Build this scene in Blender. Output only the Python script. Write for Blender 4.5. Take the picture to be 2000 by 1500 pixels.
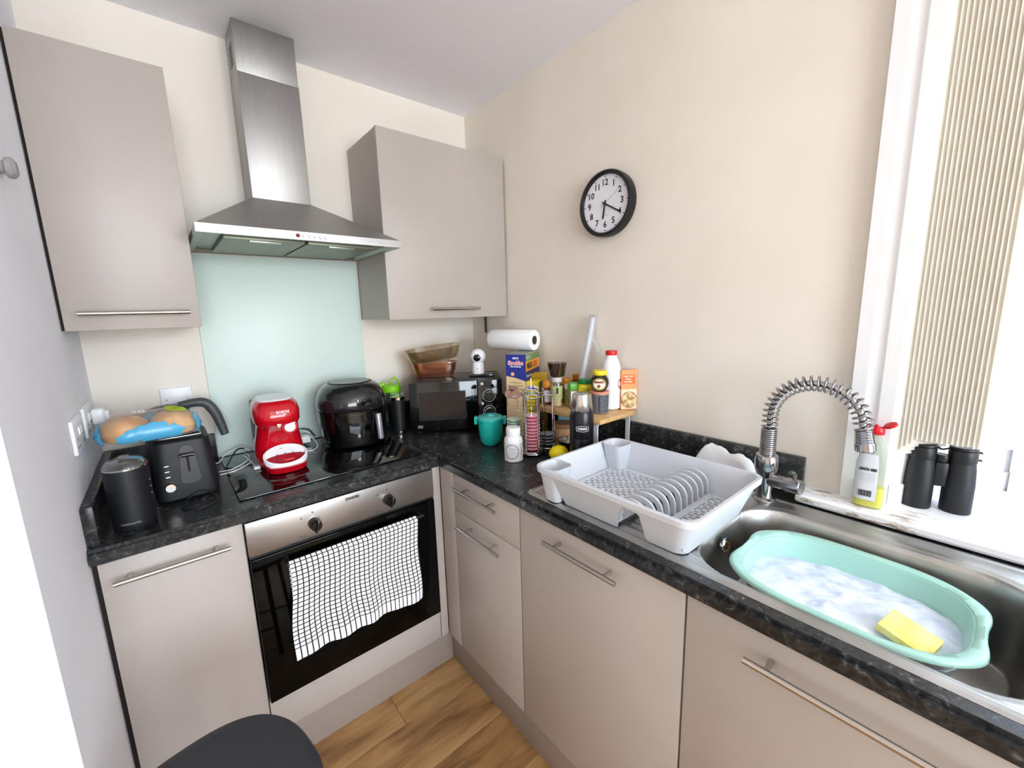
import bpy, bmesh, math, random
from mathutils import Vector, Matrix, Euler
R = math.radians; PI = math.pi
random.seed(7)
for o in list(bpy.data.objects): bpy.data.objects.remove(o, do_unlink=True)
SC = bpy.context.scene; COL = SC.collection

# ------------------------------------------------------------ camera, sky, light, exposure
cam = bpy.data.cameras.new('camera'); camo = bpy.data.objects.new('camera', cam); COL.objects.link(camo)
cam.sensor_width = 36; cam.lens = 14.635; cam.clip_start = .01
_y, _t, _r = -0.6939, -0.1728, -0.0269
fw = Vector((-math.sin(_y)*math.cos(_t), math.cos(_y)*math.cos(_t), math.sin(_t)))
rt = Vector((math.cos(_y), math.sin(_y), 0)); up = rt.cross(fw)
rt2 = rt*math.cos(_r)+up*math.sin(_r); up2 = -rt*math.sin(_r)+up*math.cos(_r)
mw = Matrix.Identity(4)
for i in range(3): mw[i][0], mw[i][1], mw[i][2] = rt2[i], up2[i], -fw[i]
mw.translation = Vector((-1.3291, -1.9226, 1.4381)); camo.matrix_world = mw
SC.camera = camo
W = bpy.data.worlds.new('sky'); SC.world = W; W.use_nodes = True
nt = W.node_tree; bg = nt.nodes['Background']
tc = nt.nodes.new('ShaderNodeTexCoord'); sp = nt.nodes.new('ShaderNodeSeparateXYZ'); cr = nt.nodes.new('ShaderNodeValToRGB')
nt.links.new(tc.outputs['Generated'], sp.inputs[0]); nt.links.new(sp.outputs['Z'], cr.inputs[0]); nt.links.new(cr.outputs[0], bg.inputs[0])
cr.color_ramp.elements[0].position = 0; cr.color_ramp.elements[0].color = (.42, .43, .42, 1)
cr.color_ramp.elements[1].position = .08; cr.color_ramp.elements[1].color = (.74, .85, 1, 1)
bg.inputs[1].default_value = 3.8
def area(name, loc, rot, sx, sy, power, color, portal=False):
    l = bpy.data.lights.new(name, 'AREA'); l.shape = 'RECTANGLE'; l.size = sx; l.size_y = sy; l.energy = power; l.color = color
    if portal: l.cycles.is_portal = True
    o = bpy.data.objects.new(name, l); COL.objects.link(o); o.location = loc; o.rotation_euler = rot
    return o
area('window_portal', (.345, -2.48, 1.6), (0, R(90), 0), 1.35, 1.08, 1, (1, 1, 1), True)
area('rear_fill_light', (-1.30, -5.02, 1.42), (R(90), 0, 0), 2.1, 1.6, 84, (.83, .92, 1))  # fill light added at the rear opening to brighten the back wall
pl = bpy.data.lights.new('room_fill_light', 'POINT'); pl.energy = 27; pl.shadow_soft_size = .14; pl.color = (.97, .98, 1)  # unseen point lamp added to lift the ceiling and walls
po = bpy.data.objects.new('room_fill_light', pl); COL.objects.link(po); po.location = (-.50, -3.35, 1.85)
SC.view_settings.view_transform = 'Standard'; SC.view_settings.look = 'None'
SC.view_settings.gamma = 1; SC.view_settings.use_curve_mapping = False
SC.view_settings.exposure = 0.34
SC.cycles.use_denoising = True; SC.cycles.max_bounces = 10; SC.cycles.diffuse_bounces = 6
SC.cycles.transparent_max_bounces = 16; SC.cycles.caustics_reflective = False; SC.cycles.caustics_refractive = False
SC.cycles.sample_clamp_indirect = 6

# ------------------------------------------------------------ materials
def lin(c):
    if isinstance(c, str): c = [int(c[i:i+2], 16)/255 for i in (0, 2, 4)]
    return tuple((v/12.92 if v <= .04045 else ((v+.055)/1.055)**2.4) for v in c)+(1,)
MATS = {}
def mat(name, color, rough=.5, metal=0, spec=.5, trans=0, ior=1.45, alpha=1, coat=0):
    m = bpy.data.materials.new(name); m.use_nodes = True
    b = m.node_tree.nodes['Principled BSDF']
    b.inputs['Base Color'].default_value = lin(color); b.inputs['Roughness'].default_value = rough
    b.inputs['Metallic'].default_value = metal; b.inputs['Specular IOR Level'].default_value = spec
    b.inputs['Transmission Weight'].default_value = trans; b.inputs['IOR'].default_value = ior
    b.inputs['Alpha'].default_value = alpha; b.inputs['Coat Weight'].default_value = coat
    MATS[name] = m; return m
def nodes(m): return m.node_tree.nodes, m.node_tree.links, m.node_tree.nodes['Principled BSDF']
def noisy(m, c1, c2, scale=5, detail=4, lo=.35, hi=.65, stretch=None, bump=0, bscale=None, rough=None):
    N, L, b = nodes(m)
    t = N.new('ShaderNodeTexCoord'); n = N.new('ShaderNodeTexNoise'); r = N.new('ShaderNodeValToRGB')
    n.inputs['Scale'].default_value = scale; n.inputs['Detail'].default_value = detail
    src = t.outputs['Object']
    if stretch:
        mp = N.new('ShaderNodeMapping'); mp.inputs['Scale'].default_value = stretch; L.new(src, mp.inputs[0]); src = mp.outputs[0]
    L.new(src, n.inputs['Vector']); L.new(n.outputs[0], r.inputs[0]); L.new(r.outputs[0], b.inputs['Base Color'])
    r.color_ramp.elements[0].position = lo; r.color_ramp.elements[0].color = lin(c1)
    r.color_ramp.elements[1].position = hi; r.color_ramp.elements[1].color = lin(c2)
    if rough:
        mr = N.new('ShaderNodeMapRange'); L.new(n.outputs[0], mr.inputs[0]); mr.inputs[3].default_value = rough[0]; mr.inputs[4].default_value = rough[1]
        L.new(mr.outputs[0], b.inputs['Roughness'])
    if bump:
        n2 = N.new('ShaderNodeTexNoise'); n2.inputs['Scale'].default_value = bscale or scale*4; n2.inputs['Detail'].default_value = 3
        L.new(src, n2.inputs['Vector']); bp = N.new('ShaderNodeBump'); bp.inputs['Strength'].default_value = bump; bp.inputs['Distance'].default_value = .002
        L.new(n2.outputs[0], bp.inputs['Height']); L.new(bp.outputs[0], b.inputs['Normal'])
    return r
def glassy(name, color, fac=.25, rough=.02, milky=False):
    """thin clear sheet: tinted transparent with a glossy coat"""
    m = bpy.data.materials.new(name); m.use_nodes = True; N = m.node_tree.nodes; L = m.node_tree.links
    N.clear(); o = N.new('ShaderNodeOutputMaterial'); t = N.new('ShaderNodeBsdfTransparent'); g = N.new('ShaderNodeBsdfPrincipled' if milky else 'ShaderNodeBsdfGlossy')
    g.inputs[0].default_value = lin(color) if milky else (1, 1, 1, 1); g.inputs['Roughness'].default_value = rough
    t.inputs[0].default_value = lin(color)
    f = N.new('ShaderNodeLayerWeight'); f.inputs[0].default_value = .35
    mx = N.new('ShaderNodeMath'); mx.operation = 'MULTIPLY_ADD'; mx.inputs[1].default_value = .42 if milky else .5; mx.inputs[2].default_value = fac; mx.use_clamp = True
    s = N.new('ShaderNodeMixShader'); L.new(f.outputs['Facing'], mx.inputs[0]); L.new(mx.outputs[0], s.inputs[0])
    L.new(t.outputs[0], s.inputs[1]); L.new(g.outputs[0], s.inputs[2]); L.new(s.outputs[0], o.inputs[0])
    MATS[name] = m; return m

wallpaint = mat('wall_paint', 'efe5d8', .85, spec=.2); noisy(wallpaint, 'ebe4d9', 'f0e9df', 3, 2, bump=.06, bscale=160)
coollit_paint = mat('wall_paint_cool_lit', 'ecebef', .8, spec=.2); noisy(coollit_paint, 'f1f3fb', 'f6f7ff', 3, 2, bump=.06, bscale=160)  # cool skylight on the left wall, put into its paint colour
ceilpaint = mat('ceiling_paint', 'f4f5fc', .9, spec=.2)
whitewood = mat('white_gloss_paint', 'f0f1f3', .35)
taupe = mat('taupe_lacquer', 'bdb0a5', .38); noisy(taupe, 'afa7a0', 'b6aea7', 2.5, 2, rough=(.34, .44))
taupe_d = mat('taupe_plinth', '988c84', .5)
gapdark = mat('dark_gap', '231c18', .8)
carc = mat('carcass_taupe', 'a79b8f', .45)
granite = mat('black_granite_laminate', '26282a', .27)
def mk_granite(m):
    N, L, b = nodes(m)
    t = N.new('ShaderNodeTexCoord'); n = N.new('ShaderNodeTexNoise'); n.inputs['Scale'].default_value = 48; n.inputs['Detail'].default_value = 6; n.inputs['Distortion'].default_value = 1.6
    L.new(t.outputs['Object'], n.inputs['Vector']); r = N.new('ShaderNodeValToRGB'); L.new(n.outputs[0], r.inputs[0])
    e = r.color_ramp.elements; e[0].position = .40; e[0].color = lin('202224'); e[1].position = .60; e[1].color = lin('3a3c3d')
    x = e.new(.66); x.color = lin('5a5c5d'); x = e.new(.76); x.color = lin('858786')
    n2 = N.new('ShaderNodeTexNoise'); n2.inputs['Scale'].default_value = 7; n2.inputs['Detail'].default_value = 3; L.new(t.outputs['Object'], n2.inputs['Vector'])
    r2 = N.new('ShaderNodeValToRGB'); L.new(n2.outputs[0], r2.inputs[0]); r2.color_ramp.elements[0].position = .35; r2.color_ramp.elements[0].color = (.55, .55, .55, 1); r2.color_ramp.elements[1].position = .65
    mx = N.new('ShaderNodeMixRGB'); mx.blend_type = 'MULTIPLY'; mx.inputs[0].default_value = 1
    L.new(r.outputs[0], mx.inputs[1]); L.new(r2.outputs[0], mx.inputs[2]); L.new(mx.outputs[0], b.inputs['Base Color'])
    n3 = N.new('ShaderNodeTexNoise'); n3.inputs['Scale'].default_value = 90; L.new(t.outputs['Object'], n3.inputs['Vector'])
    bp = N.new('ShaderNodeBump'); bp.inputs['Strength'].default_value = .12; bp.inputs['Distance'].default_value = .001
    L.new(n3.outputs[0], bp.inputs['Height']); L.new(bp.outputs[0], b.inputs['Normal'])
mk_granite(granite)
steel = mat('brushed_steel', 'b4b3b1', .3, 1); noisy(steel, 'aaa9a7', 'bcbbb9', 3, 5, .3, .7, stretch=(2, 60, 60), rough=(.24, .36))
steelv = mat('brushed_steel_upright', 'a8a6a2', .32, 1); noisy(steelv, 'a5a3a0', 'acaaa7', 3, 5, .3, .7, stretch=(30, 30, 1), rough=(.46, .50))
panelsteel = mat('oven_panel_steel', 'a9a8a6', .34, 1)
sinksteel = mat('sink_steel', 'b2b2ae', .26, 1); noisy(sinksteel, 'a9a9a5', 'c6c6c5', 9, 6, .3, .7, rough=(.24, .46), bump=.10, bscale=60)
tapchrome = mat('tap_chrome', 'a9a8aa', .11, 1)
chrome = mat('chrome', 'd8d9da', .07, 1)
nickel = mat('satin_nickel', 'c0bab4', .27, 1)
darkmetal = mat('dark_metal', '55504c', .35, 1)
blackgloss = mat('black_gloss', '060607', .06, coat=.4)
ovenglass = mat('oven_glass', '030303', .05, spec=.22)
hobglass = mat('hob_glass', '0a0b0b', .05, coat=.3)
blackplastic = mat('black_plastic', '15161a', .42)
softblack = mat('soft_black', '111419', .5)
greyplastic = mat('grey_plastic', '4a4d50', .45)
charcoal = mat('charcoal_seat', '2b2c31', .55)
whiteplastic = mat('white_plastic', 'eef0f4', .3)
white = mat('white_matt', 'f2f3f5', .6)
red = mat('red_gloss', 'c20a1e', .12, coat=.5)
reddeep = mat('red_tray', 'b01226', .3)
splash = mat('mint_glass', 'd9eae3', .32, spec=.3)
filt = mat('filter_mesh', '8d9482', .4, .6)
hoodin = mat('hood_underside', '9aa196', .35, .7)
teal = mat('teal_plastic', '20b8ab', .3)
teald = mat('teal_translucent', '5cc9c0', .15, alpha=.7)
mint = mat('mint_plastic', 'a9d5c8', .25); nodes(mint)[2].inputs['Subsurface Weight'].default_value = .1
traygrey = mat('drainer_grey', 'cdd2d9', .38)
foam = mat('soap_foam', 'eaf0fa', .9); noisy(foam, 'c8d4e6', 'dfe8f6', 26, 6, .38, .56, bump=.5, bscale=130)
spongem = mat('sponge_yellow', 'f3e48a', .9); noisy(spongem, 'efdc78', 'f8ec9c', 30, 4, bump=.6, bscale=200)
lemon = mat('lemon_yellow', 'f0dc10', .4)
woodshelf = mat('bamboo', 'cda873', .45); noisy(woodshelf, 'c39a62', 'd9b582', 6, 4, stretch=(14, 1, 14))
lidwood = mat('wooden_lid', 'b58a62', .5)
peach = mat('peach_jar', 'dcb58a', .35)
clearp = glassy('clear_plastic', 'f4f6f6', .04)
smokedglass = glassy('amber_glass', 'e4dccd', .05)
amberglass = glassy('rose_glass', 'e8c9b2', .12)
pane = glassy('window_glass', 'fbfdff', .02)
film = glassy('cling_film', 'f6f7f9', .20, .10, True)
blindm = mat('blind_fabric', 'ded6c0', .8)
def mk_blind(m):
    N, L, b = nodes(m); noisy(m, 'f0ede4', 'f7f4ee', 60, 3, stretch=(1, 1, .5))
    o = N['Material Output']; tr = N.new('ShaderNodeBsdfTranslucent'); tr.inputs[0].default_value = lin('fdfaf3')
    mx = N.new('ShaderNodeMixShader'); mx.inputs[0].default_value = .6
    L.new(b.outputs[0], mx.inputs[1]); L.new(tr.outputs[0], mx.inputs[2]); L.new(mx.outputs[0], o.inputs[0])
mk_blind(blindm)
def sillmat():
    m = mat('peeling_sill_paint', 'eceef2', .4); N, L, b = nodes(m)
    t = N.new('ShaderNodeTexCoord'); mp = N.new('ShaderNodeMapping'); mp.inputs['Scale'].default_value = (26, 7, 26)
    n = N.new('ShaderNodeTexNoise'); n.inputs['Scale'].default_value = 1.6; n.inputs['Detail'].default_value = 8; n.inputs['Roughness'].default_value = .7
    L.new(t.outputs['Object'], mp.inputs[0]); L.new(mp.outputs[0], n.inputs['Vector'])
    sx = N.new('ShaderNodeSeparateXYZ'); L.new(t.outputs['Object'], sx.inputs[0])
    def mask(out, a, b_):
        k = N.new('ShaderNodeMapRange'); k.interpolation_type = 'SMOOTHSTEP'; k.inputs[1].default_value = a; k.inputs[2].default_value = b_; L.new(out, k.inputs[0]); return k.outputs[0]
    # wear belongs to the strip of sill at the front left, where things stand
    m1 = mask(sx.outputs['X'], .06, -.03); m2 = mask(sx.outputs['Y'], -1.95, -1.80)
    mu = N.new('ShaderNodeMath'); mu.operation = 'MULTIPLY'; L.new(m1, mu.inputs[0]); L.new(m2, mu.inputs[1])
    ad = N.new('ShaderNodeMath'); ad.operation = 'MULTIPLY_ADD'; ad.inputs[1].default_value = .17; L.new(mu.outputs[0], ad.inputs[0]); L.new(n.outputs[0], ad.inputs[2])
    r = N.new('ShaderNodeValToRGB'); L.new(ad.outputs[0], r.inputs[0]); e = r.color_ramp.elements
    e[0].position = .69; e[0].color = lin('eff0f3'); e[1].position = .78; e[1].color = lin('8d7a66'); x = e.new(.73); x.color = lin('dcd5cb')
    L.new(r.outputs[0], b.inputs['Base Color']); return m
sillp = sillmat()
def plankmat(name, a, b_, c, seed):
    m = mat(name, b_, .42); N, L, b = nodes(m)
    t = N.new('ShaderNodeTexCoord'); mp = N.new('ShaderNodeMapping'); mp.inputs['Scale'].default_value = (1.2, 7, 1); mp.inputs['Location'].default_value = (seed, seed*2, 0)
    n = N.new('ShaderNodeTexNoise'); n.inputs['Scale'].default_value = 2.2; n.inputs['Detail'].default_value = 8; n.inputs['Distortion'].default_value = .8
    L.new(t.outputs['Object'], mp.inputs[0]); L.new(mp.outputs[0], n.inputs['Vector'])
    r = N.new('ShaderNodeValToRGB'); L.new(n.outputs[0], r.inputs[0]); e = r.color_ramp.elements
    e[0].position = .30; e[0].color = lin(a); e[1].position = .52; e[1].color = lin(b_); x = e.new(.72); x.color = lin(c)
    n2 = N.new('ShaderNodeTexNoise'); n2.inputs['Scale'].default_value = 40; mp2 = N.new('ShaderNodeMapping'); mp2.inputs['Scale'].default_value = (.15, 2.5, 1)
    L.new(t.outputs['Object'], mp2.inputs[0]); L.new(mp2.outputs[0], n2.inputs['Vector'])
    mx = N.new('ShaderNodeMixRGB'); mx.blend_type = 'OVERLAY'; mx.inputs[0].default_value = .25; L.new(r.outputs[0], mx.inputs[1]); L.new(n2.outputs[0], mx.inputs[2])
    L.new(mx.outputs[0], b.inputs['Base Color']); return m
planks = [plankmat('oak_a', '6c4c2a', 'a87f52', 'bd9769', 3), plankmat('oak_b', '755329', 'ad8656', 'c29c6e', 11), plankmat('oak_c', '5f4323', '9f7649', 'b68f60', 23)]
_flat = {}
def flat(c, rough=.5):
    k = (c, rough)
    if k not in _flat: _flat[k] = mat('colour_'+c, c, rough)
    return _flat[k]

# ------------------------------------------------------------ mesh helpers
def BM(): return bmesh.new()
def link(name, me, m, parent=None, smooth=True, loc=None, rot=None, angle=35):
    o = bpy.data.objects.new(name, me); COL.objects.link(o)
    if m is not None and not me.materials: me.materials.append(m)
    if smooth:
        for p in me.polygons: p.use_smooth = True
        try: me.set_sharp_from_angle(angle=R(angle))
        except Exception: pass
    if parent is not None: o.parent = parent
    if loc is not None: o.location = loc
    if rot is not None: o.rotation_euler = rot
    return o
def obj(name, bm, m, parent=None, smooth=True, loc=None, rot=None, angle=35, recalc=True):
    if recalc: bmesh.ops.recalc_face_normals(bm, faces=bm.faces)
    me = bpy.data.meshes.new(name); bm.to_mesh(me); bm.free()
    return link(name, me, m, parent, smooth, loc, rot, angle)
def box(bm, x0, x1, y0, y1, z0, z1, bev=0, seg=2):
    b2 = bmesh.new(); bmesh.ops.create_cube(b2, size=1)
    bmesh.ops.scale(b2, vec=(abs(x1-x0), abs(y1-y0), abs(z1-z0)), verts=b2.verts)
    bmesh.ops.translate(b2, vec=((x0+x1)/2, (y0+y1)/2, (z0+z1)/2), verts=b2.verts)
    if bev: bmesh.ops.bevel(b2, geom=b2.edges[:], offset=bev, segments=seg, affect='EDGES', profile=.5)
    me = bpy.data.meshes.new('t'); b2.to_mesh(me); b2.free(); bm.from_mesh(me); bpy.data.meshes.remove(me); return bm
def bx(x0, x1, y0, y1, z0, z1, bev=0, seg=2): return box(BM(), x0, x1, y0, y1, z0, z1, bev, seg)
def lathe(prof, seg=40, bm=None, a0=0, a1=2*PI, off=(0, 0, 0)):
    bm = bm or BM(); full = abs(a1-a0-2*PI) < 1e-6; n = seg if full else seg+1; rings = []
    for r, z in prof:
        if r < 1e-6: rings.append([bm.verts.new((off[0], off[1], z+off[2]))])
        else: rings.append([bm.verts.new((off[0]+r*math.cos(a0+(a1-a0)*i/seg), off[1]+r*math.sin(a0+(a1-a0)*i/seg), z+off[2])) for i in range(n)])
    for A, B in zip(rings[:-1], rings[1:]):
        for i in range(seg):
            j = (i+1) % n if full else i+1
            if len(A) == 1 and len(B) == 1: continue
            if len(A) == 1: bm.faces.new((A[0], B[i], B[j]))
            elif len(B) == 1: bm.faces.new((A[i], A[j], B[0]))
            else: bm.faces.new((A[i], A[j], B[j], B[i]))
    return bm
def loft(secs, seg=40, cap=True, bm=None):
    """secs: (z, cx, cy, hx, hy, n) superellipse rings"""
    bm = bm or BM(); rings = []
    for z, cx, cy, hx, hy, n in secs:
        ring = []
        for i in range(seg):
            a = 2*PI*i/seg; c, s = math.cos(a), math.sin(a)
            ring.append(bm.verts.new((cx+hx*math.copysign(abs(c)**(2/n), c), cy+hy*math.copysign(abs(s)**(2/n), s), z)))
        rings.append(ring)
    for A, B in zip(rings[:-1], rings[1:]):
        for i in range(seg):
            j = (i+1) % seg; bm.faces.new((A[i], A[j], B[j], B[i]))
    if cap: bm.faces.new(rings[0]); bm.faces.new(rings[-1])
    return bm
def tube(pts, r, seg=8, bm=None, closed=False, cap=True):
    bm = bm or BM(); P = [Vector(p) for p in pts]; n = len(P); rings = []
    t0 = (P[1]-P[0]).normalized(); ref = Vector((0, 0, 1)) if abs(t0.z) < .9 else Vector((1, 0, 0)); u = t0.cross(ref).normalized()
    for i in range(n):
        if closed: t = P[(i+1) % n]-P[i-1]
        else: t = P[min(i+1, n-1)]-P[max(i-1, 0)]
        t = t.normalized() if t.length > 1e-9 else t0
        u = (u-t*u.dot(t)).normalized(); v = t.cross(u)
        rr = r[i] if isinstance(r, (list, tuple)) else r
        rings.append([bm.verts.new(P[i]+(u*math.cos(2*PI*k/seg)+v*math.sin(2*PI*k/seg))*rr) for k in range(seg)])
    prs = list(zip(rings[:-1], rings[1:]))+([(rings[-1], rings[0])] if closed else [])
    for A, B in prs:
        for k in range(seg): bm.faces.new((A[k], A[(k+1) % seg], B[(k+1) % seg], B[k]))
    if cap and not closed: bm.faces.new(rings[0]); bm.faces.new(rings[-1])
    return bm
def smooth_path(pts, k=8):
    P = [Vector(p) for p in pts]; out = []
    for i in range(len(P)-1):
        a, b, c, d = P[max(i-1, 0)], P[i], P[i+1], P[min(i+2, len(P)-1)]
        for j in range(k):
            t = j/k; out.append(.5*((2*b)+(-a+c)*t+(2*a-5*b+4*c-d)*t*t+(-a+3*b-3*c+d)*t**3))
    out.append(P[-1]); return out
def cyl(p0, p1, r, seg=16, bm=None): return tube([p0, p1], r, seg, bm)
def prism(poly, z0, z1, bm=None):
    bm = bm or BM(); a = [bm.verts.new((x, y, z0)) for x, y in poly]; b = [bm.verts.new((x, y, z1)) for x, y in poly]
    bm.faces.new(a); bm.faces.new(b); n = len(poly)
    for i in range(n): bm.faces.new((a[i], a[(i+1) % n], b[(i+1) % n], b[i]))
    return bm
def plate(poly3, t, bm=None):
    """a flat polygon (3D points) given thickness t along its normal"""
    bm = bm or BM(); P = [Vector(p) for p in poly3]; n = (P[1]-P[0]).cross(P[2]-P[0]).normalized()*t
    a = [bm.verts.new(p) for p in P]; b = [bm.verts.new(p+n) for p in P]; bm.faces.new(a); bm.faces.new(b); k = len(P)
    for i in range(k): bm.faces.new((a[i], a[(i+1) % k], b[(i+1) % k], b[i]))
    return bm
def text(name, s, size, m, parent, loc, rot=(0, 0, 0), bend=None, width=None, bold=0):
    c = bpy.data.curves.new('txt', 'FONT'); c.body = s; c.size = size; c.align_x = 'CENTER'; c.align_y = 'CENTER'; c.resolution_u = 3; c.offset = bold
    o = bpy.data.objects.new('txt', c); COL.objects.link(o)
    me = bpy.data.meshes.new_from_object(o.evaluated_get(bpy.context.evaluated_depsgraph_get()))
    bpy.data.objects.remove(o); bpy.data.curves.remove(c)
    if me.vertices:
        xs = [v.co.x for v in me.vertices]; w = max(xs)-min(xs); k = (width/w) if width else 1; mid = (max(xs)+min(xs))/2
        for v in me.vertices:
            x, y = (v.co.x-mid)*k, v.co.y
            if bend: v.co = (bend*math.sin(x/bend), -bend*math.cos(x/bend), y)
            else: v.co = (x, 0, y)
    me.materials.clear(); me.materials.append(m); me.name = name
    return link(name, me, m, parent, False, loc, rot)
def thing(name, label, cat, loc=(0, 0, 0), rz=0, group=None, rot=None):
    o = bpy.data.objects.new(name, None); COL.objects.link(o); o.empty_display_size = .05
    o.location = loc; o.rotation_euler = rot or (0, 0, rz); o['label'] = label; o['category'] = cat
    if group: o['group'] = group
    return o
def tag(o, label, cat, group=None):
    o['label'] = label; o['category'] = cat
    if group: o['group'] = group
    return o
def struct(o): o['kind'] = 'structure'; return o
def lab(o, l): o['label'] = l; return o
def patch(r, a, z0, z1, m, parent, name='paper_label', mid=-PI/2, seg=14, loc=None):
    """curved label on a cylinder, angle span a centred on local -Y"""
    bm = BM(); lathe([(r, z0), (r, z1)], seg, bm, mid-a/2, mid+a/2); return obj(name, bm, m, parent, loc=loc)
def bendrect(bm, r, xa, xb, z0, z1, seg=6):
    lathe([(r, z0), (r, z1)], seg, bm, -PI/2+xa/r, -PI/2+xb/r)

CT = .91      # worktop height
WX = -1.53    # left wall
H = 2.42
# ------------------------------------------------------------ room shell
struct(obj('wall_back', bx(-1.60, .36, 0, .1, 0, H), wallpaint, smooth=False))
struct(obj('wall_left', bx(-1.65, WX, -.973, 0, 0, H), coollit_paint, smooth=False))
struct(obj('wall_return', bx(-4.0, -1.65, -.973, -.86, 0, H), wallpaint, smooth=False))
struct(obj('wall_far_left', bx(-4.1, -4.0, -5.0, -.86, 0, H), wallpaint, smooth=False))
bm = BM(); box(bm, -4.1, .36, -5.1, -5.0, 0, .6); box(bm, -4.1, .36, -5.1, -5.0, 2.25, H); box(bm, -4.1, -2.40, -5.1, -5.0, .6, 2.25); box(bm, -.20, .36, -5.1, -5.0, .6, 2.25)
struct(obj('wall_behind', bm, wallpaint, smooth=False))
added_win = bpy.data.objects.new('added_rear_window', None); COL.objects.link(added_win); struct(added_win)  # unseen window added for soft light from behind the camera
bm = BM(); box(bm, -2.40, -.20, -5.09, -5.03, .6, .67); box(bm, -2.40, -.20, -5.09, -5.03, 2.18, 2.25)
for x in (-2.40, -1.3, -.27): box(bm, x, x+.07, -5.09, -5.03, .67, 2.18)
obj('added_window_frame', bm, whitewood, added_win, smooth=False)
struct(obj('ceiling', bx(-4.1, .36, -5.1, .1, H, H+.08), ceilpaint, smooth=False))
wb = prism([(0, 0), (0, -1.765), (.33, -1.955), (.36, -1.955), (.36, 0)], 0, H)
prism([(0, -3.19), (.33, -3.0), (.36, -3.0), (.36, -5.0), (0, -5.0)], 0, H, wb)
prism([(0, -1.765), (0, -3.19), (.33, -3.0), (.33, -1.955)], 2.30, H, wb)
prism([(0, -1.765), (0, -3.19), (.36, -3.0), (.36, -1.955)], 0, .912, wb)
struct(obj('wall_right', wb, wallpaint, smooth=False))
fl = struct(obj('floor', bx(-4.1, .36, -5.1, .1, -.03, -.008), gapdark, smooth=False))
pm = {}
def plank_mesh(w, k):
    key = (round(w, 3), k)
    if key not in pm:
        bm = bx(0, w-.0012, 0, .1895, -.008, 0, .0008, 1); me = bpy.data.meshes.new('plank'); bm.to_mesh(me); bm.free(); me.materials.append(planks[k]); pm[key] = me
    return pm[key]
row = 0; y = -.125
while y > -5.1:
    x = -4.1+(.43*row % 1.2)-1.2
    while x < .3:
        a = max(x, -4.1); b_ = min(x+1.2, .3)
        if b_-a > .05:
            o = bpy.data.objects.new('plank', plank_mesh(round(b_-a, 2), (row*2+int((x+9)/1.2)) % 3)); COL.objects.link(o); o.parent = fl
            o.location = (a, y-.19, 0)
        x += 1.2
    y -= .1907; row += 1

# window: casing, splayed reveal, sash, glass, sill
win = thing('window_1', 'tall white window', 'window'); del win['label'], win['category']; struct(win)
def casing(y0, y1, s):
    bm = BM()
    prof = [(0, 0), (-.022, 0), (-.022, .028), (-.014, .034), (-.014, .052), (-.019, .056), (-.019, .083), (0, .085)]
    prism([(x, y0+s*t) for x, t in prof], .94, 2.36, bm); return bm
obj('casing', casing(-1.681, 0, -1), whitewood, win, smooth=False)
obj('casing', casing(-3.275, 0, 1), whitewood, win, smooth=False)
obj('casing', bx(-.022, 0, -3.275, -1.681, 2.30, 2.385, .004), whitewood, win)
def splay(y0, y1, dy, z0, z1, t):
    return prism([(.001, y0), (.33, y1), (.33, y1+dy*t), (.001, y0+dy*t)], z0, z1)
obj('reveal_panel', splay(-1.765, -1.955, -1, .94, 2.3, .006), whitewood, win, smooth=False)
obj('reveal_block', splay(-1.770, -1.960, -1, .94, .99, .008), whitewood, win, smooth=False)
obj('reveal_panel', splay(-3.19, -3.0, 1, .94, 2.3, .006), whitewood, win, smooth=False)
sf = BM()
box(sf, .30, .345, -2.005, -1.962, .94, 2.3, .003); box(sf, .30, .345, -2.995, -2.95, .94, 2.3, .003)
box(sf, .30, .345, -2.95, -2.005, .94, 1.06, .004); box(sf, .30, .345, -2.95, -2.005, 2.24, 2.3, .003)
box(sf, .305, .345, -2.95, -2.005, 1.60, 1.64, .003)
obj('sash_frame', sf, whitewood, win)
obj('window_pane', bx(.322, .326, -2.95, -2.005, 1.06, 1.60), pane, win, smooth=False)
obj('window_pane', bx(.322, .326, -2.95, -2.005, 1.64, 2.24), pane, win, smooth=False)
sl = prism([(-.085, -1.60), (0, -1.60), (0, -1.765), (.33, -1.955), (.33, -3.0), (0, -3.19), (0, -3.36), (-.085, -3.36)], .9145, .9405)
bmesh.ops.bevel(sl, geom=[e for e in sl.edges if abs(e.verts[0].co.x+.085) < 1e-4 and abs(e.verts[1].co.x+.085) < 1e-4 and abs(e.verts[0].co.z-e.verts[1].co.z) < 1e-4], offset=.007, segments=3, affect='EDGES')
sillo = obj('window_sill', sl, sillp, win)

# ------------------------------------------------------------ worktops
def nose(bm, axis):  # round the long front edges
    es = []
    for e in bm.edges:
        a, b = e.verts[0].co, e.verts[1].co
        if axis == 'y' and abs(a.y+.6) < 1e-4 and abs(b.y+.6) < 1e-4 and abs(a.z-b.z) < 1e-4: es.append(e)
        if axis == 'x' and abs(a.x+.6) < 1e-4 and abs(b.x+.6) < 1e-4 and abs(a.z-b.z) < 1e-4: es.append(e)
    bmesh.ops.bevel(bm, geom=es, offset=.009, segments=4, affect='EDGES')
bm = bx(WX+.002, -.6005, -.6, -.002, .87, CT)
nose(bm, 'y')
wt = thing('worktop', 'black speckled stone-effect worktop run along the hob wall', 'worktop')
obj('worktop_slab', bm, granite, wt)
obj('upstand', bx(WX+.002, WX+.024, -.575, -.022, CT+.0005, CT+.1, .002), granite, wt)
obj('upstand', bx(WX+.002, -1.222, -.022, -.002, CT+.0005, CT+.1, .002), granite, wt)
obj('joint_strip', bx(-.6006, -.5992, -.6015, -.02, .8695, CT+.0006), nickel, wt)
wt2 = thing('worktop', 'black speckled stone-effect worktop run under the clock wall with the sink', 'worktop')
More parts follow.
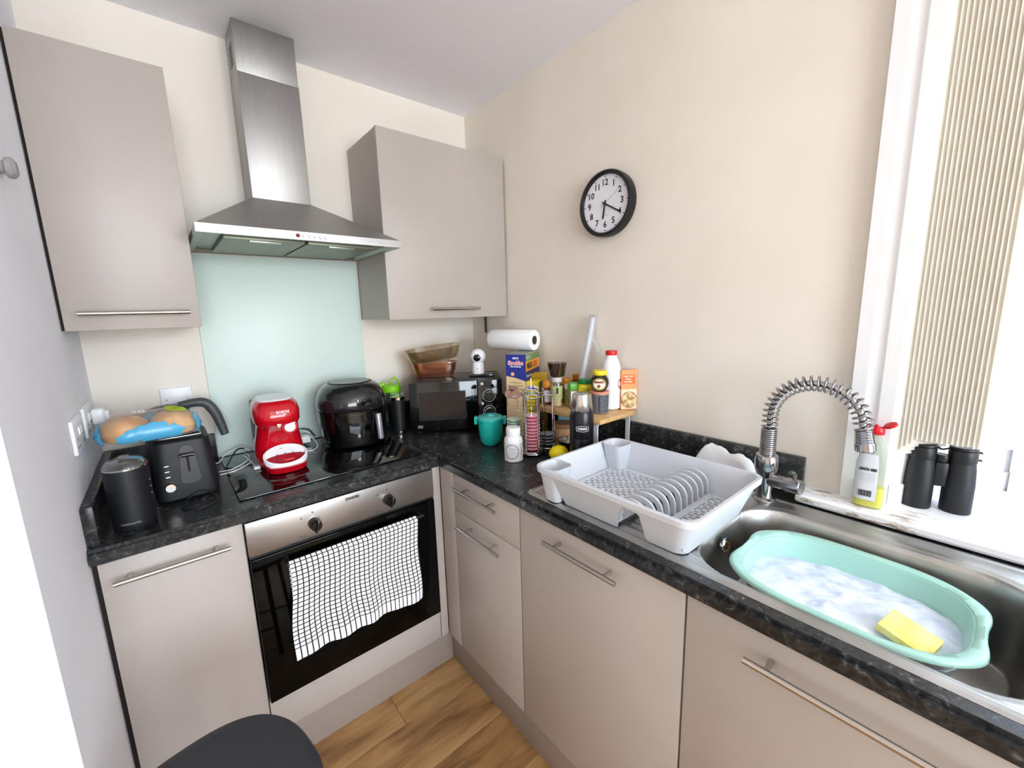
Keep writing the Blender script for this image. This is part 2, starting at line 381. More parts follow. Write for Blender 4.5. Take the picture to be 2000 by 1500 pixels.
hx0, hx1, hy0, hy1 = -.548, -.100, -2.035, -1.065
poly = BM()
box(poly, -.6, hx0, -2.7, -.002, .87, CT)
nose(poly, 'x')
box(poly, hx0, -.002, hy1, -.002, .87, CT); box(poly, hx1, -.002, hy0, hy1, .87, CT); box(poly, hx0, -.002, -2.7, hy0, .87, CT)
obj('worktop_slab', poly, granite, wt2)
obj('upstand', bx(-.022, -.002, -1.597, -.022, CT+.0005, CT+.108, .0025), granite, wt2)
obj('upstand', bx(-.600, -.0225, -.022, -.002, CT+.0005, CT+.1, .002), granite, wt2)

# ------------------------------------------------------------ base units
def bar_handle(parent, a, b, out, r=.006, inset=.03, proj=.033, m=nickel, name='handle'):
    """T-bar: a, b ends of the bar in parent's space, out = unit vector towards the room"""
    a, b, out = Vector(a), Vector(b), Vector(out); d = (b-a).normalized()
    h = obj(name, cyl(a, b, r, 16), m, parent, angle=50)
    for q in (a+d*inset, b-d*inset): obj('handle_post', cyl(q-out*proj, q, r*.8, 12), m, h)
    return h
FY = -.583
def door_y(parent, x0, x1, z0, z1, name='door', m=taupe): return obj(name, bx(x0+.0015, x1-.0015, FY-.002, FY+.018, z0+.0015, z1-.0015, .0015), m, parent)
def door_x(parent, y0, y1, z0, z1, name='door', m=taupe): return obj(name, bx(FY-.002, FY+.018, y0+.0015, y1-.0015, z0+.0015, z1-.0015, .0015), m, parent)
t = thing('base_cabinet', 'taupe base cabinet left of the oven with one long bar handle', 'cabinet')
obj('cabinet_body', bx(-1.518, -1.224, -.562, -.02, .15, .868), carc, t, smooth=False)
obj('gap_shade_strip', bx(WX+.001, -1.5185, -.570, -.03, .15, .868), gapdark, t, smooth=False)  # dark strip stands in for the shade in the wall gap
d = door_y(t, -1.520, -1.2222, .15, .868); bar_handle(d, (-1.494, -.620, .822), (-1.259, -.620, .822), (0, -1, 0))
t = thing('oven_housing', 'taupe housing around the built-in oven with strip below it', 'cabinet')
bm = BM(); box(bm, -1.2222, -1.2205, -.562, -.02, .15, .868); box(bm, -.6225, -.6205, -.562, -.02, .15, .868); box(bm, -1.2205, -.6225, -.562, -.02, .15, .268)
obj('cabinet_body', bm, carc, t, smooth=False)
door_y(t, -1.2222, -.6205, .15, .273, 'filler_panel')
t = thing('corner_post', 'narrow taupe corner post between oven and drawer unit', 'cabinet')
bm = BM(); prism([(-.6185, FY-.002), (-.587, FY-.002), (-.587, -.655), (-.583, -.655), (FY+.018, -.655), (FY+.018, FY+.018), (-.6185, FY+.018)], .15, .868, bm)
obj('post_panel', bx(-.6190, -.5870, FY-.002, FY+.018, .15, .868, .001), taupe, t)
obj('post_panel', bx(-.5850, FY+.018, -.6755, -.5865, .15, .868, .001), taupe, t)
t = thing('drawer_cabinet', 'taupe base unit in the corner with drawer above a door', 'cabinet')
obj('cabinet_body', bx(-.562, -.04, -1.0440, -.600, .15, .868), carc, t, smooth=False)
d = door_x(t, -1.0455, -.677, .7275, .868, 'drawer'); bar_handle(d, (-.620, -.728, .832), (-.620, -.970, .832), (-1, 0, 0), inset=.05)
d = door_x(t, -1.0455, -.677, .15, .7275); bar_handle(d, (-.620, -.738, .690), (-.620, -.978, .690), (-1, 0, 0), inset=.05)
t = thing('base_cabinet', 'taupe base cabinet under the draining board, between drawer unit and sink unit', 'cabinet')
obj('cabinet_body', bx(-.562, -.04, -1.5590, -1.0470, .15, .74), carc, t, smooth=False)
d = door_x(t, -1.5605, -1.0470, .15, .868); bar_handle(d, (-.620, -1.179, .826), (-.620, -1.413, .826), (-1, 0, 0), inset=.035)
t = thing('base_cabinet', 'taupe sink cabinet nearest the camera with long bar handle', 'cabinet')
obj('cabinet_body', bx(-.562, -.04, -2.1580, -1.5620, .15, .70), carc, t, smooth=False)
d = door_x(t, -2.1595, -1.5620, .15, .868); bar_handle(d, (-.620, -1.685, .824), (-.620, -2.02, .824), (-1, 0, 0), inset=.035)
t = thing('base_cabinet', 'taupe base cabinet beyond the sink unit, towards the camera', 'cabinet')
obj('cabinet_body', bx(-.562, -.04, -2.69, -2.1610, .15, .868), carc, t, smooth=False); door_x(t, -2.69, -2.1610, .15, .868)
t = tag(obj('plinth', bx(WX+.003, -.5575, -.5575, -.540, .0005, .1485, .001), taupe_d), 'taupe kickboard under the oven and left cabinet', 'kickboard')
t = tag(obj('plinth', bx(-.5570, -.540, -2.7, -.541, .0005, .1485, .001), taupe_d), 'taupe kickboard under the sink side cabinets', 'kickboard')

# ------------------------------------------------------------ oven
ov = thing('oven', 'built-in electric oven with steel panel and black glass door', 'oven')
ox0, ox1 = -1.2195, -.6235
obj('oven_body', bx(ox0+.01, ox1-.01, -.575, -.08, .276, .862), blackplastic, ov, smooth=False)
obj('control_panel', bx(ox0, ox1, -.599, -.575, .763, .868, .0012), panelsteel, ov)
od = obj('oven_door', bx(ox0+.001, ox1-.001, -.600, -.575, .276, .752, .002), ovenglass, ov)
obj('door_gap_trim', bx(ox0+.001, ox1-.001, -.590, -.575, .752, .763), blackplastic, ov, smooth=False)
for x in (-1.041, -.801):
    k = obj('knob', lathe([(0, -.034), (.014, -.034), (.016, -.030), (.0185, -.006), (.019, 0), (0, 0)], 28), blackgloss, ov, loc=(x, -.599, .808), rot=(R(-90), 0, 0))
    bm = BM(); box(bm, -.003, .003, -.017, .017, -.042, -.030, .001); obj('knob_grip', bm, blackgloss, k, rot=(0, 0, R(20)))
    for dx, dz in ((-.035, .026), (-.002, .036)): obj('panel_mark', lathe([(0, 0), (.0022, 0), (.0022, .0006), (0, .0006)], 12), blackplastic, ov, loc=(x+dx, -.5994, .808+dz), rot=(R(90), 0, 0))
    bm = BM(); 
    for a in range(2): box(bm, -.008+a*.009, -.002+a*.009, -.0004, 0, -.003, .003)
    obj('panel_symbol', bm, greyplastic, ov, smooth=False, loc=(x-.036, -.5992, .775))
text('brand_lettering', 'ZANUSSI', .012, blackplastic, ov, (-.921, -.5996, .852), width=.045, bold=.0006)
h = obj('oven_handle', cyl((-1.134, -.634, .722), (-.690, -.634, .722), .006, 14), blackplastic, ov)
for x in (-1.128, -.696): obj('handle_post', cyl((x, -.600, .722), (x, -.634, .722), .006, 10), blackplastic, h)
def towelmat():
    m = mat('grid_towel', 'eff1f5', .9); N, L, b = nodes(m)
    uv = N.new('ShaderNodeUVMap'); s = N.new('ShaderNodeSeparateXYZ'); L.new(uv.outputs[0], s.inputs[0]); outs = []
    for k, (ax, cnt) in enumerate((('X', 27), ('Y', 44))):
        a = N.new('ShaderNodeMath'); a.operation = 'MULTIPLY'; a.inputs[1].default_value = cnt; L.new(s.outputs[ax], a.inputs[0])
        f = N.new('ShaderNodeMath'); f.operation = 'FRACT'; L.new(a.outputs[0], f.inputs[0])
        g = N.new('ShaderNodeMath'); g.operation = 'GREATER_THAN'; g.inputs[1].default_value = .78; L.new(f.outputs[0], g.inputs[0])
        if ax == 'Y':   # plain hems without cross lines
            c = N.new('ShaderNodeMath'); c.operation = 'GREATER_THAN'; c.inputs[1].default_value = .045; L.new(s.outputs['Y'], c.inputs[0])
            d_ = N.new('ShaderNodeMath'); d_.operation = 'MULTIPLY'; L.new(c.outputs[0], d_.inputs[0]); L.new(g.outputs[0], d_.inputs[1]); g = d_
        outs.append(g)
    mxx = N.new('ShaderNodeMath'); mxx.operation = 'MAXIMUM'; L.new(outs[0].outputs[0], mxx.inputs[0]); L.new(outs[1].outputs[0], mxx.inputs[1])
    c = N.new('ShaderNodeMixRGB'); c.inputs[1].default_value = lin('f3f4f8'); c.inputs[2].default_value = lin('1f2026'); L.new(mxx.outputs[0], c.inputs[0]); L.new(c.outputs[0], b.inputs['Base Color'])
    n = N.new('ShaderNodeTexNoise'); n.inputs['Scale'].default_value = 300; bp = N.new('ShaderNodeBump'); bp.inputs['Strength'].default_value = .3; bp.inputs['Distance'].default_value = .001
    L.new(n.outputs[0], bp.inputs['Height']); L.new(bp.outputs[0], b.inputs['Normal']); return m
def towel():
    NU, NV = 90, 90; bm = BM(); uvl = bm.loops.layers.uv.new('UVMap'); G = []
    x0, x1 = -1.129, -.718; r = .0095; hy, hz = -.634, .722; L1 = .306; L2 = .285; tot = L1+PI*r+L2
    for j in range(NV+1):
        s = tot*j/NV; row = []
        for i in range(NU+1):
            u = i/NU; x = x0+(x1-x0)*u
            drop = .006*math.sin(u*9)+.006*math.sin(u*23+1)
            if s < L1: z = hz-(L1-s)*(1+drop*1.5); yy = hy-r; k = (L1-s)/L1; yy -= .006*k*math.sin(u*13+2*k)+.004*k*math.sin(u*31+4)+.003*k; x += .004*math.sin(k*7+u*2)+(-.004*k if u > .5 else -.016*k)*abs(u-.5)*2
            elif s < L1+PI*r: a = (s-L1)/r; z = hz+r*math.sin(a); yy = hy-r*math.cos(a)
            else: k = (s-L1-PI*r)/L2; z = hz-(s-L1-PI*r)*(1-.02*u); yy = hy+r-.002*k; x += .012*k*u
            row.append((bm.verts.new((x, yy, z)), (u, s/tot)))
        G.append(row)
    for j in range(NV):
        for i in range(NU):
            q = [G[j][i], G[j][i+1], G[j+1][i+1], G[j+1][i]]; f = bm.faces.new([a[0] for a in q])
            for lp, a in zip(f.loops, q): lp[uvl].uv = a[1]
    o = obj('tea_towel', bm, towelmat(), recalc=False, angle=180); return o
tag(towel(), 'white tea towel with thin black grid lines hanging over the oven door', 'towel')

# ------------------------------------------------------------ hob, splashback, hood
hb = thing('hob', 'black glass ceramic hob set into the worktop', 'hob')
obj('hob_glass', bx(-1.218, -.630, -.528, -.040, CT+.0008, CT+.006, .002), hobglass, hb)
zm = mat('hob_marking', '3a3d3e', .2)
for x, y, r_ in ((-1.07, -.40, .09), (-1.08, -.17, .072), (-.79, -.40, .072), (-.79, -.17, .09)):
    obj('cooking_zone_ring', lathe([(r_, CT+.0062), (r_+.0015, CT+.0062)], 48, off=(x, y, 0)), zm, hb)
tag(obj('splashback', bx(-1.2185, -.6205, -.0075, -.0015, CT+.002, 1.672, .001), splash), 'pale mint glass splashback behind the hob', 'splashback')
hd = thing('cooker_hood', 'brushed steel chimney cooker hood above the hob', 'cooker hood')
cx0, cx1, cyf, cz0, cz1 = -1.2205, -.6195, -.4625, 1.676, 1.700
bm = BM()
def quadstrip(bm, A, B):
    a = [bm.verts.new(p) for p in A]; b = [bm.verts.new(p) for p in B]; n = len(a)
    for i in range(n): bm.faces.new((a[i], a[(i+1) % n], b[(i+1) % n], b[i]))
    return a, b
def rect(x0, x1, y0, y1, z): return [(x0, y0, z), (x1, y0, z), (x1, y1, z), (x0, y1, z)]
a, b_ = quadstrip(bm, rect(cx0, cx1, cyf, -.0015, cz0), rect(cx0, cx1, cyf, -.0015, cz1))
obj('canopy_rim', bm, steel, hd, smooth=False)
bm = BM(); a, b_ = quadstrip(bm, rect(cx0+.001, cx1-.001, cyf+.001, -.0015, cz1), rect(-1.021, -.824, -.150, -.0015, 1.857)); bm.faces.new(b_)
obj('canopy', bm, steelv, hd, smooth=False)
bm = BM(); quadstrip(bm, rect(cx0, cx1, cyf, -.0015, cz0), rect(cx0+.018, cx1-.018, cyf+.02, -.012, cz0+.001))
a, b_ = quadstrip(bm, rect(cx0+.018, cx1-.018, cyf+.02, -.012, cz0+.001), rect(cx0+.024, cx1-.024, cyf+.05, -.018, cz0+.012)); bm.faces.new(b_)
obj('canopy_underside', bm, hoodin, hd, smooth=False)
for i, (x0, x1) in enumerate(((cx0+.07, -.925), (-.915, cx1-.07))):
    f = obj('grease_filter', bx(x0, x1, cyf+.075, -.05, cz0-.001, cz0+.012, .002), filt, hd)
    bm = BM(); nb = 22
    for k in range(nb):
        x = x0+.012+(x1-x0-.024)*k/(nb-1); box(bm, x-.0012, x+.0012, cyf+.09, -.065, cz0-.0014, cz0)
    o = obj('filter_mesh_bars', bm, filt, f, smooth=False); o['kind'] = 'stuff'
    obj('filter_catch', bx((x0+x1)/2-.045, (x0+x1)/2+.045, cyf+.082, cyf+.10, cz0-.005, cz0, .001), steel, f)
for i in range(6):
    x = (-.963, -.945, -.928, -.911, -.895, -.881)[i]
    o = obj('hood_button', lathe([(0, -.005), (.005, -.005), (.006, -.003), (.006, 0), (0, 0)], 16), chrome if i else flat('7a1418'), hd, loc=(x, cyf, .5*(cz0+cz1)), rot=(R(-90), 0, 0))
bm = BM(); box(bm, -1.019, -.826, -.148, -.0015, 1.857, 2.26, .0015); obj('chimney', bm, steelv, hd)
up_ = obj('chimney_upper', bx(-1.0175, -.8275, -.1465, -.0015, 2.261, H-.001, .0005), steelv, hd)
for k in range(6): obj('vent_slot', bx(-1.0178, -1.0168, -.105+.0, -.05, 2.30+k*.012, 2.306+k*.012), gapdark, up_, smooth=False)

# ------------------------------------------------------------ wall units
t = thing('wall_cabinet', 'tall taupe wall cabinet at the left with long bar handle', 'cabinet')
obj('cabinet_body', bx(-1.521, -1.2300, -.292, -.002, 1.418, 2.134), carc, t, smooth=False)
obj('gap_shade_strip', bx(WX+.001, -1.5215, -.300, -.01, 1.418, 2.134), gapdark, t, smooth=False)  # shade between cabinet and wall, put in as a dark strip
d = obj('door', bx(-1.5225, -1.2285, -.3125, -.2935, 1.4165, 2.1355, .0015), taupe, t); bar_handle(d, (-1.490, -.347, 1.462), (-1.254, -.347, 1.462), (0, -1, 0))
t = thing('wall_cabinet', 'taupe wall cabinet in the corner right of the cooker hood', 'cabinet')
obj('cabinet_body', bx(-.6165, -.0120, -.292, -.002, 1.4185, 2.134), taupe, t, smooth=False)
d = obj('door', bx(-.6180, -.0105, -.3125, -.2935, 1.4165, 2.1355, .0015), taupe, t); bar_handle(d, (-.438, -.347, 1.456), (-.196, -.347, 1.456), (0, -1, 0))

# ------------------------------------------------------------ sink
def sdrr(x, y, cx, cy, hx, hy, r):
    qx, qy = abs(x-cx)-hx+r, abs(y-cy)-hy+r
    return math.hypot(max(qx, 0), max(qy, 0))+min(max(qx, qy), 0)-r
def sst(a, b, v):
    t = min(max((v-a)/(b-a), 0), 1); return t*t*(3-2*t)
def sink():
    t = thing('sink', 'stainless steel inset sink with draining board under the window', 'sink')
    x0, x1, y0, y1 = -.566, -.087, -2.052, -1.048; bm = BM(); nx, ny = 150, 300; V = {}
    dep = .155
    for i in range(nx+1):
        for j in range(ny+1):
            x = x0+(x1-x0)*i/nx; y = y0+(y1-y0)*j/ny
            o = sdrr(x, y, (x0+x1)/2, (y0+y1)/2, (x1-x0)/2, (y1-y0)/2, .025)
            if o > .001: continue
            z = .9135-.003*sst(-.006, 0, o)
            z += .0022*math.exp(-((o+.016)/.005)**2)             # raised bead
            b = sdrr(x, y, -.347, -1.773, .183, .247, .095)
            z -= .0035*sst(.022, .006, b)
            z -= dep*sst(.004, -.028, b)**.8
            d = sdrr(x, y, -.345, -1.288, .165, .185, .03)
            z -= .0055*sst(.012, -.012, d)
            if d < -.02: z += .0016*math.sin((x+.5)*2*PI/.034)*sst(-.02, -.035, d)
            q = math.hypot(x+.497, y+1.535); z += .0022*math.exp(-((q-.021)/.0028)**2)
            V[i, j] = bm.verts.new((x, y, z))
    for i in range(nx):
        for j in range(ny):
            k = [(i, j), (i+1, j), (i+1, j+1), (i, j+1)]
            if all(a in V for a in k): bm.faces.new([V[a] for a in k])
    obj('sink_bowl_and_drainer', bm, sinksteel, t, angle=180, recalc=False)
    # overflow on the bowl's left wall
    ovf = lathe([(0, .003), (.009, .003), (.011, .0015), (.0155, .0035), (.0165, .0015), (.0165, -.004), (0, -.004)], 24)
    o = obj('overflow', ovf, chrome, t, loc=(-.368, -1.5435, .878), rot=(R(78), 0, R(-4)))
    bm = BM()
    for k in range(5):
        a = 2*PI*k/5; lathe([(0, .0034), (.0026, .0034), (0, .0036)], 8, bm, off=(.0055*math.cos(a), .0055*math.sin(a), 0))
    obj('overflow_hole', bm, gapdark, o)
    # water drops lying on the drainer corner
    bm = BM()
    for k in range(7):
        b2 = bmesh.new(); bmesh.ops.create_icosphere(b2, subdivisions=1, radius=.0028+.0006*(k % 2)); bmesh.ops.scale(b2, vec=(1, 1, .5), verts=b2.verts)
        bmesh.ops.translate(b2, vec=(-.538-.0022*k+.002*(k % 2), -1.075-.011*k, .9136), verts=b2.verts)
        me = bpy.data.meshes.new('t'); b2.to_mesh(me); b2.free(); bm.from_mesh(me); bpy.data.meshes.remove(me)
    o = obj('water_drops', bm, flat('eef2f6', .08), t); o['kind'] = 'stuff'
sink()

# tap
def tap():
    t = thing('spring_tap', 'chrome kitchen tap with coiled spring neck behind the sink', 'tap', (-.118, -1.536, .9105))
    obj('tap_base', lathe([(0, 0), (.0285, 0), (.0285, .004), (.025, .008), (.021, .010), (.0205, .062), (.022, .072), (.0275, .088), (.0285, .094), (.0285, .122), (.0265, .128), (.0185, .133), (0, .133)], 36), tapchrome, t)
    p0, p1 = Vector((0, -.012, .060)), Vector((-.012, -.088, .064))
    lv = obj('mixer_arm', tube([p0, p0.lerp(p1, .55), p0.lerp(p1, .56), p1-(p1-p0)*.02, p1], [.019, .0175, .0195, .0195, .018], 24), tapchrome, t)
    obj('lever', tube(smooth_path([(-.010, -.070, .076), (-.014, -.072, .090), (-.022, -.070, .101), (-.034, -.066, .104)], 5), [.0052]*16, 10), tapchrome, lv)
    # centre line of the neck: up, over, down
    C_ = [Vector((0, 0, .128)), Vector((0, 0, .18)), Vector((0, 0, .232))]
    for k in range(1, 25):
        a = PI*k/24*.97; C_.append(Vector((0, -.096+.096*math.cos(a), .238+.096*math.sin(a))))
    end = C_[-1]; dr = (C_[-1]-C_[-2]).normalized(); C_.append(end+dr*.018)
    obj('hose', tube(smooth_path(C_, 3), .0075, 14), tapchrome, t)
    S_ = smooth_path(C_, 20); L_ = [0]
    for a, b in zip(S_[:-1], S_[1:]): L_.append(L_[-1]+(b-a).length)
    def at(s):
        for i in range(len(L_)-1):
            if L_[i+1] >= s: f = (s-L_[i])/max(L_[i+1]-L_[i], 1e-9); return S_[i].lerp(S_[i+1], f), (S_[i+1]-S_[i]).normalized()
        return S_[-1], (S_[-1]-S_[-2]).normalized()
    tot = L_[-1]
    def coil(s0, s1, pitch, rad, wire, name):
        n = (s1-s0)/pitch; pts = []; N = int(n*18)
        for k in range(N+1):
            s = s0+(s1-s0)*k/N; c, d = at(s); u = Vector((1, 0, 0)); v = d.cross(u).normalized(); a = 2*PI*n*k/N
            pts.append(c+(u*math.cos(a)+v*math.sin(a))*rad)
        obj(name, tube(pts, wire, 6), tapchrome, t, angle=80)
    coil(.004, .075, .0054, .0172, .0027, 'spring')
    coil(.075, tot-.010, .0142, .0176, .0027, 'spring')
    e = S_[-1]; rot = Vector((0, 0, -1)).rotation_difference(dr).to_euler()
    hdm = lathe([(0, .010), (.0145, .010), (.0175, .006), (.016, .003), (.018, 0), (.0165, -.003), (.0185, -.006), (.017, -.009), (.019, -.012), (.0175, -.015), (.0195, -.018), (.018, -.021), (.0198, -.024), (.0198, -.040), (.0175, -.043), (0, -.043)], 30)
    obj('spray_head', hdm, tapchrome, t, loc=e, rot=rot, angle=25)
tap()

# washing-up bowl with foam and sponge
def wash_bowl():
    t = thing('washing_up_bowl', 'mint green plastic washing-up bowl sitting in the sink', 'washing-up bowl', (-.345, -1.766, .762))
    N = 200
    def ring(hx, hy, z, lobe=0, n=3.1):
        out = []
        for i in range(N):
            a = 2*PI*i/N; c, s = math.cos(a), math.sin(a)
            x = hx*math.copysign(abs(c)**(2/n), c); y = hy*math.copysign(abs(s)**(2/n), s)
            k = 1
            if lobe:
                k = 1+lobe*(math.exp(-((abs(c)-.36)/.22)**2)-.9*math.exp(-(c/.13)**2))*sst(.55, .85, abs(s))
            out.append((x, y*k, z))
        return out
    bm = BM(); rs = [ring(.095, .130, .002), ring(.104, .139, 0), ring(.112, .148, .010), ring(.137, .176, .125), ring(.150, .188, .129, .014), ring(.154, .193, .126, .024), ring(.155, .194, .120, .024),
                     ring(.152, .193, .119, .024), ring(.148, .188, .124, .012), ring(.134, .173, .122), ring(.109, .145, .012), ring(.095, .130, .008)]
    rr = [[bm.verts.new(p) for p in r] for r in rs]
    for A, B in zip(rr[:-1], rr[1:]):
        for i in range(N): bm.faces.new((A[i], A[(i+1) % N], B[(i+1) % N], B[i]))
    bm.faces.new(rr[0]); bm.faces.new(rr[-1])
    obj('bowl_body', bm, mint, t, angle=60)
    # foam
    from mathutils import noise
    bm = BM(); rings = [[bm.verts.new((0, 0, .098))]]
    for k in range(1, 26):
        f = k/25; row = []
        for p in ring(.1285*f, .1675*f, 0):
            nz = noise.noise(Vector((p[0]*22, p[1]*22, 0)))*.006+noise.noise(Vector((p[0]*80, p[1]*80, 3)))*.0025
            row.append(bm.verts.new((p[0], p[1], .093+nz-.010*sst(.0, .12, p[0])-(.006*f**6))))
        rings.append(row)
    for i in range(N): bm.faces.new((rings[0][0], rings[1][i], rings[1][(i+1) % N]))
    for A, B in zip(rings[1:-1], rings[2:]):
        for i in range(N): bm.faces.new((A[i], A[(i+1) % N], B[(i+1) % N], B[i]))
    o = obj('soap_foam', bm, foam, None, loc=(-.345, -1.766, .762), angle=180); o['kind'] = 'stuff'; o['label'] = 'white soap foam filling the mint green bowl'; o['category'] = 'foam'
    s = obj('sponge', bx(-.029, .029, -.036, .036, -.008, .008, .0025), spongem, None, loc=(-.400, -1.868, .8645), rot=(R(13), R(-9), R(-14)))
    tag(s, 'pale yellow washing sponge half sunk in the foam', 'sponge')
wash_bowl()

# ------------------------------------------------------------ dish drainer
def drainer():
    t = thing('dish_drainer', 'empty light grey plastic dish drainer standing on the draining board', 'dish drainer', (-.395, -1.335, .9162))
    # local frame: x towards wall, y along worktop (left end = +y)
    HX, HY, HZ = .188, .232, .098; bx_, by_ = .150, .196, 
    N = 40
    def rr(hx, hy, r):
        pts = []
        for cx, cy, a0 in ((hx-r, hy-r, 0), (-hx+r, hy-r, 90), (-hx+r, -hy+r, 180), (hx-r, -hy+r, 270)):
            for k in range(9):
                a = R(a0+90*k/8); pts.append((cx+r*math.cos(a), cy+r*math.sin(a)))
        out = []
        M_ = len(pts)
        for i in range(M_):
            a, b = pts[i], pts[(i+1) % M_]; L = math.hypot(b[0]-a[0], b[1]-a[1]); k = max(1, int(L/.008))
            for j in range(k): out.append((a[0]+(b[0]-a[0])*j/k, a[1]+(b[1]-a[1])*j/k))
        return out
    base = rr(1, 1, .0001)
    top = rr(HX, HY, .035)
    def inset(p, k):  # scale towards centre to another rectangle size
        return (p[0]*k[0], p[1]*k[1])
    kb = (bx_/HX, by_/HY)
    def bottomz(x, y):
        z = 0
        if x < 0: z = max(z, .072*(sst(-.110, -.088, y)*sst(-.028, -.050, y)))   # the channel arch in the front side
        if x < 0: z = max(z, .090*(sst(.140, .150, y)*sst(.166, .156, y)))        # slit beside the cutlery cup
        if x > .05: z = max(z, .03*(sst(-.110, -.088, y)*sst(-.028, -.050, y)))
        return z
    bm = BM(); prof = []
    for f, off in ((0, 0), (.35, 0), (.7, 0), (1, 0)):
        ring = []
        for p in top:
            q = inset(p, kb); z0 = bottomz(q[0], q[1]); z = z0+(HZ-.012-z0)*f; g = z/(HZ-.012)
            ring.append(bm.verts.new((q[0]+(p[0]*.965-q[0])*g, q[1]+(p[1]*.972-q[1])*g, z)))
        prof.append(ring)
    for dx, z in ((1.0, HZ-.014), (1.004, HZ-.002), (.995, HZ), (.955, HZ), (.945, HZ-.004)):
        prof.append([bm.verts.new((p[0]*dx, p[1]*(1-(1-dx)*.8), z)) for p in top])
    for f in (.65, .3, .0):
        ring = []
        for p in top:
            q = (p[0]*kb[0]*.985, p[1]*kb[1]*.985); z0 = bottomz(p[0]*kb[0], p[1]*kb[1]); z = z0+.002+(HZ-.014-z0)*f; g = z/(HZ-.012)
            ring.append(bm.verts.new((q[0]+(p[0]*.95-q[0])*g, q[1]+(p[1]*.96-q[1])*g, z)))
        prof.append(ring)
    n = len(top)
    for A, B in zip(prof[:-1], prof[1:]):
        for i in range(n): bm.faces.new((A[i], A[(i+1) % n], B[(i+1) % n], B[i]))
    obj('tray_wall', bm, traygrey, t, angle=40)
    # slotted floor (two areas with the channel between)
    def floor_(xa, xb, ya, yb, z, name):
        bm = BM(); px, sw = .0120, .0068; sl_, br = .0165, .0058
        vs = {}
        def v(x, y):
            k = (round(x, 5), round(y, 5))
            if k not in vs: vs[k] = bm.verts.new((x, y, z))
            return vs[k]
        x = xa; r_ = 0; m = .012
        bm2 = bm
        def q(x0, x1, y0, y1):
            box(bm2, x0, x1, y0, y1, z-.0055, z+.0011)
        q(xa, xb, ya, ya+m); q(xa, xb, yb-m, yb); x = xa+m; q(xa, x, ya+m, yb-m)
        while x+px < xb-m:
            y = ya+m+(sl_+br)*(0 if r_ % 2 else .5)
            q(x, x+px-sw, ya+m, yb-m)
            if y > ya+m: q(x+px-sw, x+px, ya+m, y)
            while y < yb-m:
                a = min(y+(sl_ if (int(y*77)+r_) % 3 else sl_*.6), yb-m); b = min(y+sl_+br, yb-m)
                if b > a: q(x+px-sw, x+px, a, b)
                y = y+sl_+br
            x += px; r_ += 1
        q(x, xb, ya+m, yb-m)
        obj(name, bm2, traygrey, t, smooth=False, recalc=False)
    floor_(-.148, .149, -.020, .192, .018, 'slotted_floor')
    floor_(-.150, .152, -.196, -.112, .018, 'slotted_floor')
    # plate rack: a row of thin arched fins across the channel
    for k in range(11):
        x = -.142+.0285*k; pts = []
        for a in range(13):
            f = a/12; ang = PI*f; pts.append((-.066+.044*math.cos(ang)*(1 if True else 1), .020+.062*math.sin(ang)**.55))
        inner = [(-.066+.033*math.cos(PI*f/12), .020+.052*math.sin(PI*f/12)**.6) for f in range(13)]
        bm = BM(); th = .0032
        o0 = [bm.verts.new((x-th, y, z)) for y, z in pts]; o1 = [bm.verts.new((x+th, y, z)) for y, z in pts]
        i0 = [bm.verts.new((x-th, y, z)) for y, z in inner]; i1 = [bm.verts.new((x+th, y, z)) for y, z in inner]
        for a in range(12):
            bm.faces.new((o0[a], o0[a+1], o1[a+1], o1[a])); bm.faces.new((i0[a], i1[a], i1[a+1], i0[a+1]))
            bm.faces.new((o0[a], i0[a], i0[a+1], o0[a+1])); bm.faces.new((o1[a], o1[a+1], i1[a+1], i1[a]))
        obj('plate_fin', bm, traygrey, t, angle=30)
    for yy in (-.020, -.112): obj('channel_edge', bx(-.150, .152, yy-.0015, yy+.0015, .004, .0235, .001), traygrey, t)
    # cutlery cups in the two left corners
    for cx, cy in ((-.143, .186), (.143, .186)):
        bm = BM(); s = [(.001, cx*.98, cy*.98, .024, .022, 4), (.0, cx*.98, cy*.98, .026, .024, 4), (HZ-.004, cx, cy, .038, .036, 4), (HZ+.0005, cx, cy, .040, .038, 4), (HZ+.0005, cx, cy, .037, .035, 4), (HZ-.006, cx, cy, .035, .033, 4), (.006, cx*.98, cy*.98, .023, .021, 4)]
        obj('cutlery_cup', loft(s, 40, True, bm), traygrey, t, angle=40)
drainer()

# cloth behind the drainer
def crumple(name, label, cx, cy, cz, hx, hy, h, seed, m):
    from mathutils import noise
    bm = BM(); n = 40; G = []
    for i in range(n+1):
        row = []
        for j in range(n+1):
            u, v = i/n*2-1, j/n*2-1; r_ = max(abs(u), abs(v)); q = Vector((u*1.1+seed, v*1.1, seed))
            nz = noise.noise(q)*.35+noise.noise(q*2.6)*.16+abs(noise.noise(q*4.5))*.07
            z = h*(1-r_**4)*(.62+.55*nz); k = 1+.14*noise.noise(Vector((u*2, v*2, seed+5)))
            row.append(bm.verts.new((cx+hx*u*k, cy+hy*v*k, cz+max(z, .0))))
        G.append(row)
    for i in range(n):
        for j in range(n): bm.faces.new((G[i][j], G[i+1][j], G[i+1][j+1], G[i][j+1]))
    tag(obj(name, bm, m, angle=180), label, 'cloth')
crumple('dish_cloth', 'crumpled white dish cloth between the drainer and the upstand, left of the tap', -.066, -1.405, .914, .036, .088, .140, 2.3, white)

